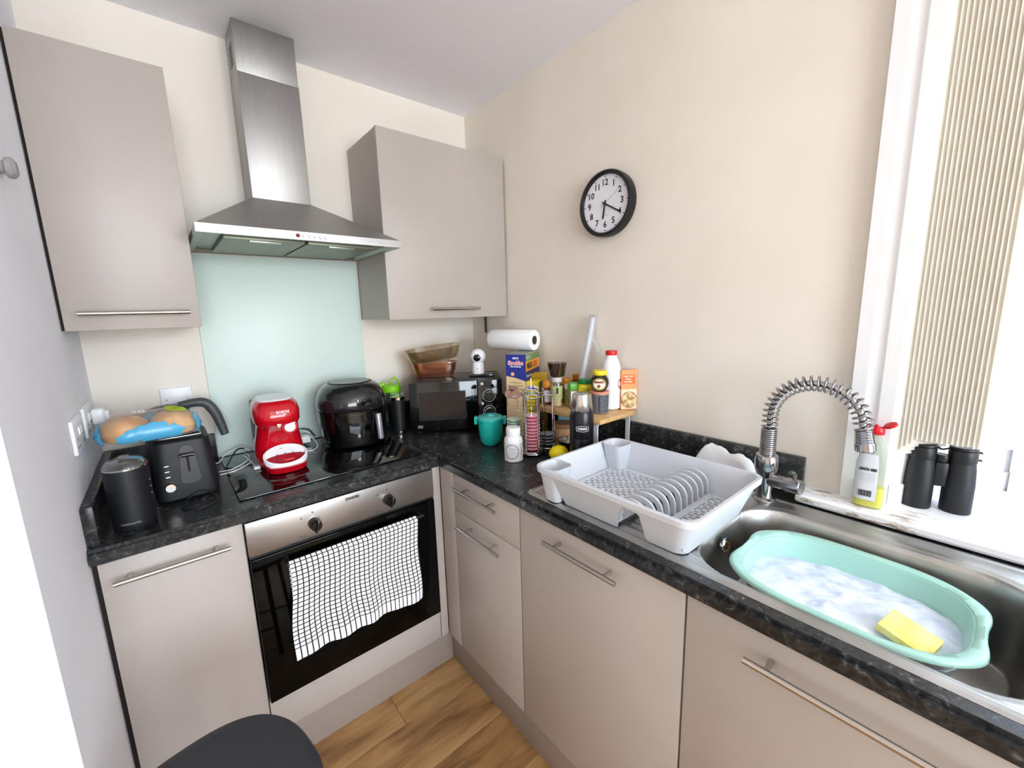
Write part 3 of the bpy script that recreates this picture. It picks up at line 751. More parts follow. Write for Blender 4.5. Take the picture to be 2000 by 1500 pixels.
# ------------------------------------------------------------ window sill things
def soap():
    t = thing('washing_up_liquid', 'clear bottle with yellow liquid and open red cap on the sill', 'bottle', (-.044, -1.741, .9412), R(-84)); t.scale = (.94, .90, 1)
    S = [(0, 0, 0, .024, .015, 2.6), (.002, 0, 0, .031, .020, 3), (.05, 0, 0, .033, .021, 2.8), (.11, 0, 0, .033, .021, 2.5), (.150, .0, 0, .026, .018, 2.2), (.178, 0, 0, .0155, .0135, 2), (.186, 0, 0, .014, .0135, 2)]
    obj('bottle_body', loft(S, 36), glassy('bottle_plastic', 'eef2ea', .10, .05, True), t)
    obj('liquid', loft([(.002, 0, 0, .024, .014, 2.6), (.003, 0, 0, .0295, .0185, 3), (.05, 0, 0, .0315, .0195, 2.8), (.052, 0, 0, .031, .019, 2.8)], 36), mat('yellow_liquid', 'e6dc0e', .15), t)
    lo = loft([(.020, .001, 0, .0325, .0215, 2.9), (.05, .001, 0, .0338, .0220, 2.8), (.11, .001, 0, .0338, .0220, 2.5), (.136, .001, 0, .0290, .0202, 2.3)], 60, False)
    for f in [f for f in lo.faces if f.calc_center_median().y > -.008 or f.calc_center_median().x > .014]: lo.faces.remove(f)
    lb = obj('rear_label', lo, flat('d8dadf', .4), t)
    text('label_lettering', 'LEMON 4000', .010, flat('26262a'), t, (-.006, -.0228, .098), (0, 0, 0), width=.036, bold=.0005)
    for k in range(5): text('label_small_print', 'washing up liquid text', .003, flat('9b9da3'), t, (-.006, -.0228, .088-k*.0045), width=.032)
    bm = BM(); x = -.020
    for k in range(13): w = random.choice((.0006, .0012, .0018)); box(bm, x, x+w, -.0228, -.0219, .030, .045); x += w+.001
    obj('barcode', bm, flat('2a2a2e'), t, smooth=False)
    obj('cap', loft([(.184, 0, 0, .0165, .0155, 2), (.186, 0, 0, .0175, .0165, 2), (.199, 0, 0, .0170, .016, 2), (.201, 0, 0, .0155, .0145, 2)], 30), flat('d0101f', .3), t)
    obj('cap_nozzle', lathe([(0, .2075), (.0035, .2065), (.0045, .2005), (0, .2005)], 14), flat('d0101f', .3), t)
    obj('flip_lid', loft([(-.0025, 0, 0, .012, .0105, 2), (-.002, 0, 0, .0135, .0115, 2), (.0025, 0, 0, .0135, .0115, 2), (.003, 0, 0, .012, .0105, 2)], 24), flat('d0101f', .3), t, loc=(.026, 0, .2085), rot=(R(20), R(-24), 0))
    obj('lid_hinge', bx(.010, .018, -.003, .003, .1995, .2035, .0008), flat('d0101f', .3), t)
soap()
def binoculars():
    t = thing('binoculars', 'black binoculars standing upright on the window sill beside the washing-up liquid', 'binoculars', (.058, -1.850, .941), R(-72))
    for s in (-1, 1):
        b = obj('barrel', lathe([(0, 0), (.0265, 0), (.0275, .002), (.0275, .07), (.0255, .105), (.0235, .122), (0, .122)], 36), softblack, t, loc=(s*.0345, 0, 0))
        obj('eyecup', lathe([(0, .1225), (.0240, .1225), (.0248, .125), (.0248, .148), (.0238, .151), (0, .1515)], 36), blackplastic, b)
        obj('eyepiece_cap', lathe([(0, .1518), (.0232, .1518), (.0245, .153), (.0245, .1575), (.0235, .159), (0, .159)], 36), greyplastic if False else blackplastic, b)
        obj('strap_lug', bx(s*.0225-.002, s*.0225+s*.009, -.004, .004, .128, .132, .001) if s > 0 else bx(-.0315, -.0205, -.004, .004, .128, .132, .001), blackplastic, b)
        obj('strap_lug', bx(min(s*.022, s*.031), max(s*.022, s*.031), -.004, .004, .146, .150, .001), blackplastic, b)
    obj('bridge', bx(-.012, .012, -.014, .014, .058, .118, .005), blackplastic, t)
    obj('focus_wheel', lathe([(0, .1185), (.0125, .1185), (.0135, .120), (.0135, .134), (.0125, .1355), (0, .1355)], 28), blackplastic, t)
    obj('cap_tether', tube(smooth_path([(-.012, -.004, .154), (-.004, -.006, .149), (.004, -.006, .151), (.012, -.004, .154)], 5), .0022, 8), softblack, t)
binoculars()
def blind():
    t = thing('vertical_blind', 'cream vertical blind drawn to a stack at the left of the window', 'blind')
    obj('head_rail', bx(.045, .085, -3.16, -1.80, 2.245, 2.285, .003), whiteplastic, t)
    for k in range(17):
        bm = BM(); y = -1.7735-.0082*k; x0 = .004; n = 8; G = []; th = R(45)
        for i in range(n+1):
            u = i/n; a = .089*u; bow = .0035*math.sin(PI*u)
            px = x0+a*math.cos(th)+bow*math.sin(th); py = y+a*math.sin(th)*(-1)-bow*math.cos(th)
            py = max(py, -1.775-.576*px-.13) if False else py
            G.append((px, py))
        z0, z1 = (1.072+.010*k if k < 4 else 1.113)+.001*(k % 3), 2.245
        a_ = [bm.verts.new((p[0], p[1], z0)) for p in G]; b_ = [bm.verts.new((p[0], p[1], z1)) for p in G]
        c_ = [bm.verts.new((p[0], p[1]-.0007, z0)) for p in G]; d_ = [bm.verts.new((p[0], p[1]-.0007, z1)) for p in G]
        for i in range(n):
            bm.faces.new((a_[i], a_[i+1], b_[i+1], b_[i])); bm.faces.new((c_[i], d_[i], d_[i+1], c_[i+1])); bm.faces.new((a_[i], c_[i], c_[i+1], a_[i+1])); bm.faces.new((b_[i], b_[i+1], d_[i+1], d_[i]))
        bm.faces.new((a_[0], b_[0], d_[0], c_[0])); bm.faces.new((a_[n], c_[n], d_[n], b_[n]))
        o = obj('slat', bm, blindm, t, angle=60)
blind()

# ------------------------------------------------------------ clock
def clock():
    t = thing('wall_clock', 'round black framed wall clock with white face showing twenty past six', 'clock', (-.0015, -.917, 1.815), rot=(0, 0, R(-90)))
    # local: faces -Y, x to the right
    r_ = .116
    obj('clock_frame', lathe([(r_-.017, -.030), (r_-.015, -.037), (r_-.010, -.040), (r_-.004, -.037), (r_, -.028), (r_, 0), (0, 0)], 72), blackplastic, t, rot=(R(90), 0, 0)) if False else None
    fr = lathe([(r_-.017, .026), (r_-.015, .034), (r_-.009, .038), (r_-.003, .036), (r_, .028), (r_-.002, 0), (0, 0)], 72)
    obj('clock_frame', fr, blackgloss if False else mat('clock_black', '131216', .3), t, rot=(R(90), 0, 0))
    obj('clock_face', lathe([(0, .026), (r_-.0165, .026), (r_-.0165, .024), (0, .024)], 64), flat('eceef6', .4), t, rot=(R(90), 0, 0))
    blk = flat('17171b', .5)
    for n in range(1, 13):
        a = 2*PI*n/12; text('numeral', str(n), .030, blk, t, (.0725*math.sin(a), -.0266, .0725*math.cos(a)), bold=.0006)
    for n in range(60):
        a = 2*PI*n/60
        if n % 5 == 0: obj('hour_dot', bx(-.0017, .0017, -.0268, -.0262, -.0025, .0025), blk, t, smooth=False, loc=(0.0935*math.sin(a), 0, 0.0935*math.cos(a)), rot=(0, a, 0))
        else: obj('minute_tick', bx(-.0004, .0004, -.0268, -.0262, -.0015, .0015), flat('8a8c93'), t, smooth=False, loc=(0.0935*math.sin(a), 0, 0.0935*math.cos(a)), rot=(0, a, 0))
    def hand(nm, a, L, w, yy, m, back=.012):
        obj(nm, bx(-w, w, yy-.0008, yy, -back, L, .0002, 1), m, t, smooth=False, rot=(0, R(a), 0))
    hand('hour_hand', 190, .052, .0034, -.0285, blk); hand('minute_hand', 120, .074, .0026, -.0295, blk)
    hand('second_hand', 57, .078, .0004, -.0305, flat('6d6e75'), .024)
    obj('hand_hub', lathe([(0, .032), (.004, .032), (.0045, .030), (.0045, .027), (0, .027)], 20), blk, t, rot=(R(90), 0, 0))
    text('small_print', 'QUARTZ', .005, flat('8a8c93'), t, (.006, -.0265, -.040))
clock()

# ------------------------------------------------------------ left corner: kettle, toaster, bread, grinder
def kettle():
    t = thing('kettle', 'dark grey jug kettle behind the toaster', 'kettle', (-1.345, -.110, CT), 0)
    obj('power_base', lathe([(0, .001), (.074, .001), (.076, .006), (.070, .016), (0, .016)], 36), blackplastic, t)
    obj('kettle_body', lathe([(0, .0165), (.072, .0165), (.076, .03), (.072, .12), (.062, .205), (.058, .222), (0, .222)], 40), greyplastic, t)
    obj('kettle_lid', lathe([(0, .2222), (.058, .2222), (.059, .228), (.045, .240), (.015, .246), (0, .246)], 36), greyplastic, t)
    obj('spout', loft([(.180, -.062, 0, .010, .016, 2), (.205, -.068, 0, .016, .022, 2), (.226, -.078, 0, .022, .026, 2), (.228, -.078, 0, .019, .023, 2)], 24), greyplastic, t)
    pts = smooth_path([(.030, 0, .238), (.075, 0, .243), (.106, -.002, .236), (.126, -.004, .205), (.138, -.006, .165), (.148, -.008, .115)], 7)
    n = len(pts); obj('kettle_handle', tube(pts, [.013+.0035*math.sin(PI*i/(n-1)) for i in range(n)], 14), greyplastic, t)
kettle()
def toaster():
    t = thing('toaster', 'black two slice toaster under the bread pack', 'toaster', (-1.325, -.300, CT), 0)
    # narrow control end faces the room (local -Y)
    S = [(.004, 0, 0, .070, .098, 6), (.010, 0, 0, .077, .106, 6), (.05, 0, 0, .078, .108, 6), (.150, 0, 0, .070, .101, 6), (.178, 0, 0, .067, .098, 6), (.186, 0, 0, .060, .091, 6), (.187, 0, 0, .056, .087, 6)]
    obj('toaster_body', loft(S, 64), softblack, t)
    obj('top_plate', bx(-.050, .050, -.078, .078, .1872, .1905, .001), steel, t)
    for x in (-.022, .022): obj('toast_slot', bx(x-.011, x+.011, -.066, .066, .1906, .1912), gapdark, t, smooth=False)
    bm = BM(); tilt = R(-4.0)
    P = lambda x, z, o=0: (x, -.1085+(z-.05)*.07-o, z)
    bm = BM(); pts = [(.017*math.cos(a)+.008, .150+.017*math.sin(a)) for a in [PI*k/10 for k in range(11)]]+[(.024*math.cos(a)+.010, .062+.010*math.sin(a)) for a in [PI+PI*k/8 for k in range(9)]]
    plate([P(x, z, .0006) for x, z in pts], .003, bm); obj('lever_slot', bm, mat('slot_black', '08090b', .35), t)
    obj('lever', bx(-.010, .026, -.125, -.106, .136, .146, .004), blackgloss, t)
    obj('lever_trim', tube(smooth_path([(-.010, -.1245, .137), (-.004, -.127, .143), (.020, -.127, .143), (.027, -.1245, .139)], 5), .0013, 8), chrome, t)
    obj('slot_channel', bx(.005, .011, -.1095, -.104, .075, .135, .001), gapdark, t)
    for k in range(3): obj('toaster_button', bx(-.051+.003*k*0, -.036, -.1115+.0012*k*0, -.1025, .113-.0165*k, .1175-.0165*k, .002), chrome, t)
    kn = obj('browning_dial', lathe([(0, -.014), (.0115, -.014), (.0125, -.012), (.0135, 0), (0, 0)], 28), chrome, t, loc=(-.040, -.1065, .052), rot=(R(-90), 0, 0))
    for s in (-1, 1):
        for yy in (-.065, .065): obj('toaster_foot', lathe([(0, 0), (.008, 0), (.008, .006), (0, .006)], 12), blackplastic, t, loc=(s*.05, yy, 0))
    for s in (-1, 1): obj('bun_rack_wire', tube([(-.050, s*.03-.06, .190), (-.095, s*.03-.06, .207), (-.130, s*.03-.06, .207)], .0018, 6), nickel, t)
    text('toaster_lettering', 'cookworks', .006, greyplastic, t, (.010, -.1098, .058))
toaster()
def bread():
    t = thing('bread_pack', 'pack of bread rolls in clear and blue wrapper lying on the toaster', 'bread', (-1.388, -.335, 1.1060), R(2)); t.scale = (1.02, 1.05, 1.18)
    from mathutils import noise
    crust = mat('bread_crust', 'c98f55', .55); noisy(crust, 'b87a40', 'deb27c', 14, 4)
    for i, (x, w) in enumerate(((-.052, .056), (.052, .056))):
        obj('bread_roll', loft([(.003, x, 0, w*.72, .050, 2.4), (.006, x, 0, w*.85, .060, 2.4), (.022, x, 0, w*.97, .068, 2.3), (.040, x, 0, w*.86, .060, 2.2), (.052, x, 0, w*.6, .042, 2), (.058, x, 0, w*.25, .02, 2), (.0595, x, 0, .002, .002, 2)], 40), crust, t)
    m = bpy.data.materials.new('bread_wrapper'); m.use_nodes = True; N = m.node_tree.nodes; L = m.node_tree.links; N.clear()
    o = N.new('ShaderNodeOutputMaterial'); tr = N.new('ShaderNodeBsdfTransparent'); gl = N.new('ShaderNodeBsdfPrincipled'); bl = N.new('ShaderNodeBsdfPrincipled'); clear = N.new('ShaderNodeMixShader'); mx = N.new('ShaderNodeMixShader')
    gl.inputs['Roughness'].default_value = .08; gl.inputs['Base Color'].default_value = lin('e8e0d4'); bl.inputs['Base Color'].default_value = lin('4fa6cf'); bl.inputs['Roughness'].default_value = .25
    lw = N.new('ShaderNodeLayerWeight'); lw.inputs[0].default_value = .25; mm = N.new('ShaderNodeMath'); mm.operation = 'MULTIPLY_ADD'; mm.inputs[1].default_value = .5; mm.inputs[2].default_value = .08; L.new(lw.outputs['Facing'], mm.inputs[0])
    L.new(mm.outputs[0], clear.inputs[0]); L.new(tr.outputs[0], clear.inputs[1]); L.new(gl.outputs[0], clear.inputs[2])
    uv = N.new('ShaderNodeTexCoord'); s = N.new('ShaderNodeSeparateXYZ'); L.new(uv.outputs['Object'], s.inputs[0])
    # printed blue film round the ends and the lower sides, with a zig-zag edge
    def absn(out, div, tri=0):
        a = N.new('ShaderNodeMath'); a.operation = 'ABSOLUTE'; L.new(out, a.inputs[0]); d = N.new('ShaderNodeMath'); d.operation = 'DIVIDE'; d.inputs[1].default_value = div; L.new(a.outputs[0], d.inputs[0]); return d
    ax = absn(s.outputs['X'], .098); ay = absn(s.outputs['Y'], .066)
    w = N.new('ShaderNodeTexNoise'); w.inputs['Scale'].default_value = 38; L.new(uv.outputs['Object'], w.inputs['Vector'])
    q = N.new('ShaderNodeMath'); q.operation = 'MAXIMUM'; L.new(ax.outputs[0], q.inputs[0]); L.new(ay.outputs[0], q.inputs[1])
    z = N.new('ShaderNodeMath'); z.operation = 'MULTIPLY_ADD'; z.inputs[1].default_value = .28; L.new(w.outputs[0], z.inputs[0]); L.new(q.outputs[0], z.inputs[2])
    g = N.new('ShaderNodeMath'); g.operation = 'GREATER_THAN'; g.inputs[1].default_value = 1.16; L.new(z.outputs[0], g.inputs[0])
    L.new(g.outputs[0], mx.inputs[0]); L.new(clear.outputs[0], mx.inputs[1]); L.new(bl.outputs[0], mx.inputs[2]); L.new(mx.outputs[0], o.inputs[0])
    bm = loft([(.001, 0, 0, .108, .064, 3), (.002, 0, 0, .112, .068, 3), (.020, 0, 0, .118, .076, 2.8), (.042, 0, 0, .108, .068, 2.5), (.058, 0, 0, .080, .046, 2.3), (.0645, 0, 0, .045, .022, 2)], 80)
    bmesh.ops.subdivide_edges(bm, edges=bm.edges[:], cuts=1, use_grid_fill=True)
    for v in bm.verts:
        n = noise.noise(v.co*38)*.004+noise.noise(v.co*95)*.0018
        v.co += Vector((v.co.x, v.co.y, .02)).normalized()*n
        if v.co.z < .0005: v.co.z = .0005
    obj('wrapper', bm, m, t, angle=180)
    el = obj('green_sticker', lathe([(0, 0), (.018, 0), (.018, .0006), (0, .0006)], 28), flat('a9c22c', .4), t, loc=(.060, -.020, .0640), rot=(R(16), R(12), 0)); el.scale = (1.4, .8, 1)
    lab(el, 'lime green oval sticker')
    text('sticker_print', 'SOFT', .012, flat('3c6a1c'), t, (.060, -.024, .0655), (R(-74), 0, 0))
    text('wrapper_lettering', 'So', .030, flat('f4f4f4', .4), t, (-.02, -.020, .0685), (R(-74), 0, 0))
bread()
def grinder():
    t = thing('coffee_grinder', 'black electric grinder with clear lid in front of the toaster', 'grinder', (-1.444, -.496, CT), R(-8))
    obj('grinder_body', lathe([(0, 0), (.041, 0), (.0435, .004), (.0440, .02), (.0455, .150), (.0450, .160), (0, .160)], 44), softblack, t)
    obj('clear_lid', lathe([(0, .186), (.020, .185), (.036, .180), (.0435, .170), (.0450, .1605), (.0425, .1605), (.0410, .169), (.034, .177), (.018, .182), (0, .183)], 44), clearp, t)
    obj('metal_rim', lathe([(.040, .1602), (.0446, .1602), (.0446, .164), (.041, .164)], 44), chrome, t)
    obj('grinder_bowl', lathe([(0, .1606), (.040, .1606), (.040, .1625), (0, .1625)], 32), darkmetal, t)
    obj('lid_button', bx(-.012, .012, -.012, .012, .1845, .190, .003), clearp, t)
    text('brand_lettering', 'cookworks', .009, flat('8f949c'), t, (0, 0, .022), bend=.0446)
    for k in range(3): obj('indicator', bx(.0432, .0462, -.014, -.008, .118-.018*k, .123-.018*k, .001), greyplastic, t)
grinder()
tag(obj('appliance_cable', tube(smooth_path([(-1.33, -.40, CT+.004), (-1.345, -.44, CT+.004), (-1.34, -.485, CT+.004), (-1.30, -.505, CT+.004), (-1.265, -.475, CT+.004), (-1.27, -.43, CT+.012), (-1.30, -.415, CT+.022), (-1.33, -.425, CT+.012), (-1.345, -.46, CT+.006)], 8), .0022, 8), blackplastic), 'thin black cable looped on the worktop before the toaster', 'cable')

# sockets
def socket_plate(name, label, loc, rz, w, kinds):
    t = thing(name, label, 'socket', loc, rz)
    obj('faceplate', bx(-w/2, w/2, -.009, -.0005, -.043, .043, .003), whiteplastic, t)
    for kind, x in kinds:
        if kind == 'rocker': obj('rocker', bx(x-.009, x+.009, -.0125, -.009, -.002, .020, .002), white, t)
        if kind == 'bigrocker': obj('rocker', bx(x-.011, x+.011, -.0125, -.009, -.014, .014, .002), white, t)
        if kind == 'screw': obj('screw', lathe([(0, 0), (.0032, 0), (.0026, .0012), (0, .0012)], 12), nickel, t, loc=(x, -.009, .0), rot=(R(90), 0, 0))
        if kind == 'pins':
            for a, b in ((0, -.007), (-.011, -.026), (.011, -.026)): obj('pin_hole', bx(x+a-.002, x+a+.002, -.0094, -.0089, b-.004, b+.004), gapdark, t, smooth=False)
    return t
socket_plate('light_switch', 'white switch plate on the back wall above the kettle', (-1.314, 0, 1.157), 0, .092, (('bigrocker', -.002), ('screw', -.030), ('screw', .030)))
socket_plate('double_socket', 'white double socket on the left wall nearest the camera, nothing plugged in', (WX, -.415, 1.160), R(90), .150, (('rocker', -.012), ('rocker', .012), ('pins', -.045), ('pins', .045)))
socket_plate('double_socket', 'white double socket on the left wall near the corner with a plug in it', (WX, -.215, 1.160), R(90), .150, (('rocker', -.012), ('rocker', .012), ('pins', -.045)))
t = thing('plug', 'white plug pushed into the left wall socket', 'plug', (WX+.0098, -.175, 1.158), R(90))
obj('plug_body', bx(-.022, .022, -.030, 0, -.022, .026, .007, 3), whiteplastic, t)
obj('plug_grip', bx(-.015, .015, -.040, -.029, -.014, .018, .005, 3), white, t)
t = thing('wall_hook', 'grey rounded knob on the left wall at the photo edge', 'hook', (WX, -.618, 1.742), R(90))
obj('hook_knob', lathe([(0, 0), (.012, 0), (.012, .008), (.019, .012), (.020, .020), (.013, .026), (0, .027)], 24), flat('9a9799'), t, rot=(R(90), 0, 0))

# ------------------------------------------------------------ coffee machine
def coffee():
    t = thing('coffee_machine', 'glossy red pod coffee machine with white ringed drip tray, standing on the hob', 'coffee machine', (-1.052, -.255, CT+.006), R(-4))
    F = lambda z, hx, yf, yb, n=3.2: (z, 0, (yf+yb)/2, hx, (yb-yf)/2, n)
    S = [F(.001, .066, -.060, .10), F(.004, .070, -.064, .105), F(.035, .0790, -.054, .105), F(.06, .0785, -.052, .105), F(.090, .0745, -.054, .105), F(.120, .0695, -.064, .105), F(.145, .0675, -.080, .105), F(.158, .068, -.094, .105),
         F(.168, .0725, -.106, .105), F(.200, .0745, -.106, .105), F(.225, .070, -.090, .10), F(.238, .060, -.078, .095), F(.2395, .056, -.074, .09)]
    obj('machine_body', loft(S, 72), red, t, angle=70)
    obj('top_lid', loft([F(.2400, .056, -.073, .09), F(.2440, .053, -.068, .085), F(.2445, .045, -.06, .075)], 48), whiteplastic, t)
    obj('water_tank', bx(-.069, .069, .106, .128, .03, .225, .006), glassy('tank', 'c8ccd0', .3, .1, True), t)
    obj('tank_side', bx(-.0735, -.068, .02, .10, .02, .160, .002), greyplastic, t)
    obj('start_button', lathe([(0, -.010), (.007, -.009), (.0095, -.005), (.010, 0), (0, 0)], 24), chrome, t, loc=(-.002, -.0925, .160), rot=(R(-90), 0, 0))
    d = obj('pod_dial', lathe([(0, -.006), (.024, -.006), (.027, 0), (0, 0)], 36), red, t, loc=(.031, -.083, .148), rot=(R(-84), 0, 0))
    bm = BM(); pts = [(.017*math.cos(a), .017*math.sin(a)) for a in [2*PI*k/28 for k in range(28)]]
    pts = [(x, y) if not (x > .0 and y > 0) else (max(x, .0)+.0, y) for x, y in pts]
    pts = [(.0165 if (x > .005 and y > .005 and abs(x-y) < .004) else x, .0165 if (x > .005 and y > .005 and abs(x-y) < .004) else y) for x, y in pts]
    prism(pts, 0, .004, bm); obj('dial_window', bm, whiteplastic, d, loc=(0, 0, -.0062), rot=(R(180), 0, R(0)), angle=30)
    text('brand_lettering', 'BOSCH', .012, flat('f3c9cd', .3), t, (.012, -.1078, .206), (R(-4), 0, 0), bold=.0006)
    obj('brand_roundel', tube([(-.018+.0045*math.cos(a), -.1078, .206+.0045*math.sin(a)) for a in [2*PI*k/18 for k in range(18)]], .0007, 5, closed=True), flat('f3c9cd', .3), t)
    obj('pod_symbol', bx(-.008, .008, -.0615, -.058, .100, .106, .0015), flat('8f0a18', .4), t)
    # drip tray: red tub, white oval ring rising at the back, red grille
    b = obj('drip_tray', loft([(.001, .006, -.100, .056, .040, 2.2), (.004, .006, -.100, .060, .046, 2.2), (.026, .006, -.104, .066, .052, 2.2)], 48), red, t)
    def ell(a, s=1, up=0): 
        x, y = 0.0680*s*math.cos(a), .056*s*math.sin(a); return Vector((.006+x, -.100+y*.80, .030+(y+.060)*.42+up))
    ring = []
    NN = 60
    bm = BM(); A = [bm.verts.new(ell(2*PI*k/NN, .93, .0035)) for k in range(NN)]; B = [bm.verts.new(ell(2*PI*k/NN, 1.0, .002)) for k in range(NN)]
    C = [bm.verts.new(ell(2*PI*k/NN, 1.0, -.013 if 1 else 0)) for k in range(NN)]; D = [bm.verts.new(ell(2*PI*k/NN, .93, -.010)) for k in range(NN)]
    for P_, Q_ in ((A, B), (B, C), (C, D), (D, A)):
        for k in range(NN): bm.faces.new((P_[k], P_[(k+1) % NN], Q_[(k+1) % NN], Q_[k]))
    obj('white_ring', bm, whiteplastic, t)
    # back of the oval: white panel above the grille
    def inner(a, s=.93): return ell(a, s, -.001)
    top = [inner(a) for a in [R(8)+R(164)*k/24 for k in range(25)]]
    def lower(k): a = R(8)+R(164)*k/24; p = inner(a); q = inner(-a*.0+a); base = Vector((.006+0.0632*math.cos(a), -.100-.002+.018*math.sin(a), .040+.018*math.sin(a)*.42+.006)); return base
    bm = BM(); A = [bm.verts.new(p) for p in top]; B = [bm.verts.new(lower(k)) for k in range(25)]
    for k in range(24): bm.faces.new((A[k], A[k+1], B[k+1], B[k]))
    obj('white_panel', bm, whiteplastic, t)
    bm = BM(); c = [bm.verts.new(lower(k)+Vector((0, 0, -.0004))) for k in range(25)]+[bm.verts.new(inner(a)+Vector((0, 0, -.003))) for a in [R(172)+R(196)*k/24 for k in range(25)]]
    bm.faces.new(c); bmesh.ops.triangulate(bm, faces=bm.faces[:]); g = obj('tray_grille', bm, reddeep, t, angle=10)
    bm = BM()
    for k in range(24):
        a = 2*PI*k/12+(.26 if k > 11 else 0); rr = .6 if k > 11 else .82
        p = Vector((.006+.060*rr*math.cos(a), -.117+.026*rr*math.sin(a), .0)); p.z = .0295+(p.y+.16)*.335+.0085
        box(bm, p.x-.003, p.x+.003, p.y-.0012, p.y+.0012, p.z-.001, p.z+.0006)
    obj('grille_slots', bm, flat('5d0710', .5), t, smooth=False)
    obj('panel_dot', lathe([(0, 0), (.0055, 0), (.0055, .001), (0, .001)], 20), red, t, loc=(-.004, -.067, .066), rot=(R(60), 0, 0))
    text('tray_lettering', 'TASSIMO', .008, flat('e86a74', .4), t, (.010, -.1385, .0475), (R(-62), 0, 0), width=.034, bold=.0004)
coffee()

# ------------------------------------------------------------ air fryer
def fryer():
    t = thing('air_fryer', 'large glossy black air fryer with silver drawer handle, standing on the hob', 'air fryer', (-.757, -.185, CT+.006), R(-8))
    S = [(0, .113), (.006, .122), (.05, .129), (.115, .134), (.150, .136)]
    obj('fryer_body', loft([(z+.001, 0, 0, r, r, 2.4) for z, r in S]+[(.1515, 0, 0, .130, .130, 2.4)], 72), blackgloss, t, angle=60)
    obj('fryer_top', loft([(.152, 0, 0, .134, .134, 2.4), (.154, 0, 0, .137, .137, 2.4), (.180, 0, 0, .136, .136, 2.4), (.215, 0, 0, .127, .127, 2.3), (.240, 0, 0, .110, .110, 2.2), (.252, 0, 0, .092, .092, 2.1), (.253, 0, 0, .085, .085, 2)], 72), mat('fryer_black', '1b1c1e', .14, coat=.5), t, angle=60)
    obj('top_disc', lathe([(0, .2575), (.078, .2575), (.081, .2545), (.081, .2532), (0, .2532)], 56), mat('fryer_grey', '3a3e3c', .22), t)
    obj('top_disc_ring', lathe([(.081, .2535), (.083, .256), (.0865, .2535)], 56), blackplastic, t)
    dr = obj('drawer_front', loft([(z, 0, -.006, r, r, 2.4) for z, r in ((.010, .120), (.05, .127), (.115, .132), (.140, .1335))], 72), blackgloss, t, angle=60)
    h = obj('drawer_handle', bx(-.011, .011, -.170, -.150, .020, .128, .008, 3), mat('handle_silver', 'b5b9bf', .3, .6), t, loc=(0, 0, 0), rot=(R(-3), 0, R(28)))
    obj('handle_stem', bx(-.009, .009, -.153, -.120, .085, .125, .003), blackplastic, h)
    obj('control_display', bx(-.030, .030, -.1372, -.134, .168, .200, .001), blackgloss, t, rot=(R(0), 0, R(10)))
fryer()

# ------------------------------------------------------------ cables and adaptor behind the coffee machine
def cable(label, pts, r, m):
    P_ = smooth_path(pts, 7); return tag(obj('cable', tube(P_, r, 7), m), label, 'cable')
z = CT+.003
cable('white cable running from the kettle corner in front of the splashback', [(-1.262, -.09, z+.012), (-1.23, -.10, z+.004), (-1.20, -.06, z+.02), (-1.15, -.05, z+.035), (-1.125, -.08, z+.02)], .0017, white)
cable('white cable lying on the worktop, upper of the pair left of the coffee machine', [(-1.236, -.20, z), (-1.20, -.215, z+.004), (-1.16, -.19, z+.010), (-1.135, -.14, z+.014), (-1.14, -.08, z+.015)], .0020, white)
cable('white cable lying on the worktop, lower of the pair left of the coffee machine', [(-1.236, -.235, z), (-1.20, -.245, z+.004), (-1.155, -.215, z+.008), (-1.130, -.175, z+.008)], .0020, white)
cable('black cable arching between toaster and coffee machine', [(-1.215, -.19, z+.004), (-1.19, -.12, z+.018), (-1.165, -.08, z+.034), (-1.14, -.06, z+.03)], .0028, blackplastic)
c = cable('white charging cable ending in a plug on the hob left of the coffee machine', [(-1.152, -.11, z+.016), (-1.145, -.17, z+.018), (-1.137, -.235, z+.012), (-1.132, -.262, z+.011)], .0022, white)
obj('cable_plug', bx(-1.142, -1.122, -.285, -.262, z+.004, z+.014, .002), white, c)
cable('white cable looping on the hob between coffee machine and air fryer', [(-.960, -.12, z+.05), (-.935, -.09, z+.045), (-.905, -.10, z+.03), (-.900, -.16, z+.012), (-.925, -.20, z+.006), (-.965, -.19, z+.006)], .0019, white)
cable('thin white cable behind the white adaptor', [(-.955, -.05, z+.05), (-.93, -.04, z+.055), (-.90, -.06, z+.04)], .0016, white)
tag(obj('adaptor', bx(-.955, -.905, -.085, -.045, z+.006, z+.036, .005), white), 'white power adaptor between coffee machine and air fryer', 'adaptor')
tag(obj('cable', tube(smooth_path([(-.975, -.035, z+.03), (-.94, -.030, z+.055), (-.90, -.035, z+.05), (-.88, -.05, z+.02)], 6), .0032, 8), blackplastic), 'black mains cable behind the white adaptor', 'cable')

# ------------------------------------------------------------ shaker, tumbler
t = thing('shaker_bottle', 'clear shaker bottle with lime green lid behind the black tumbler', 'bottle', (-.545, -.105, CT), R(-20))
obj('shaker_cup', lathe([(0, .001), (.030, .001), (.032, .01), (.040, .17), (.0415, .178), (.0395, .178), (.038, .168), (.030, .012), (0, .01)], 32), clearp, t)
lm = flat('86d21a', .35)
obj('shaker_lid', lathe([(0, .1785), (.0435, .1785), (.044, .183), (.0435, .203), (.038, .209), (0, .211)], 36), lm, t)
obj('spout_cap', bx(-.022, .012, -.020, .004, .2105, .226, .005, 3), lm, t, rot=(0, R(-10), 0))
obj('carry_loop', tube(smooth_path([(-.006, .012, .208), (.004, .012, .232), (.022, .010, .238), (.032, .010, .222), (.034, .012, .205)], 6), .004, 8), lm, t)
t = thing('tumbler', 'tall black insulated tumbler with steel rims beside the air fryer', 'tumbler', (-.563, -.205, CT), 0)
obj('tumbler_base', lathe([(0, .0005), (.024, .0005), (.0250, .003), (.0255, .016), (0, .016)], 32), chrome, t)
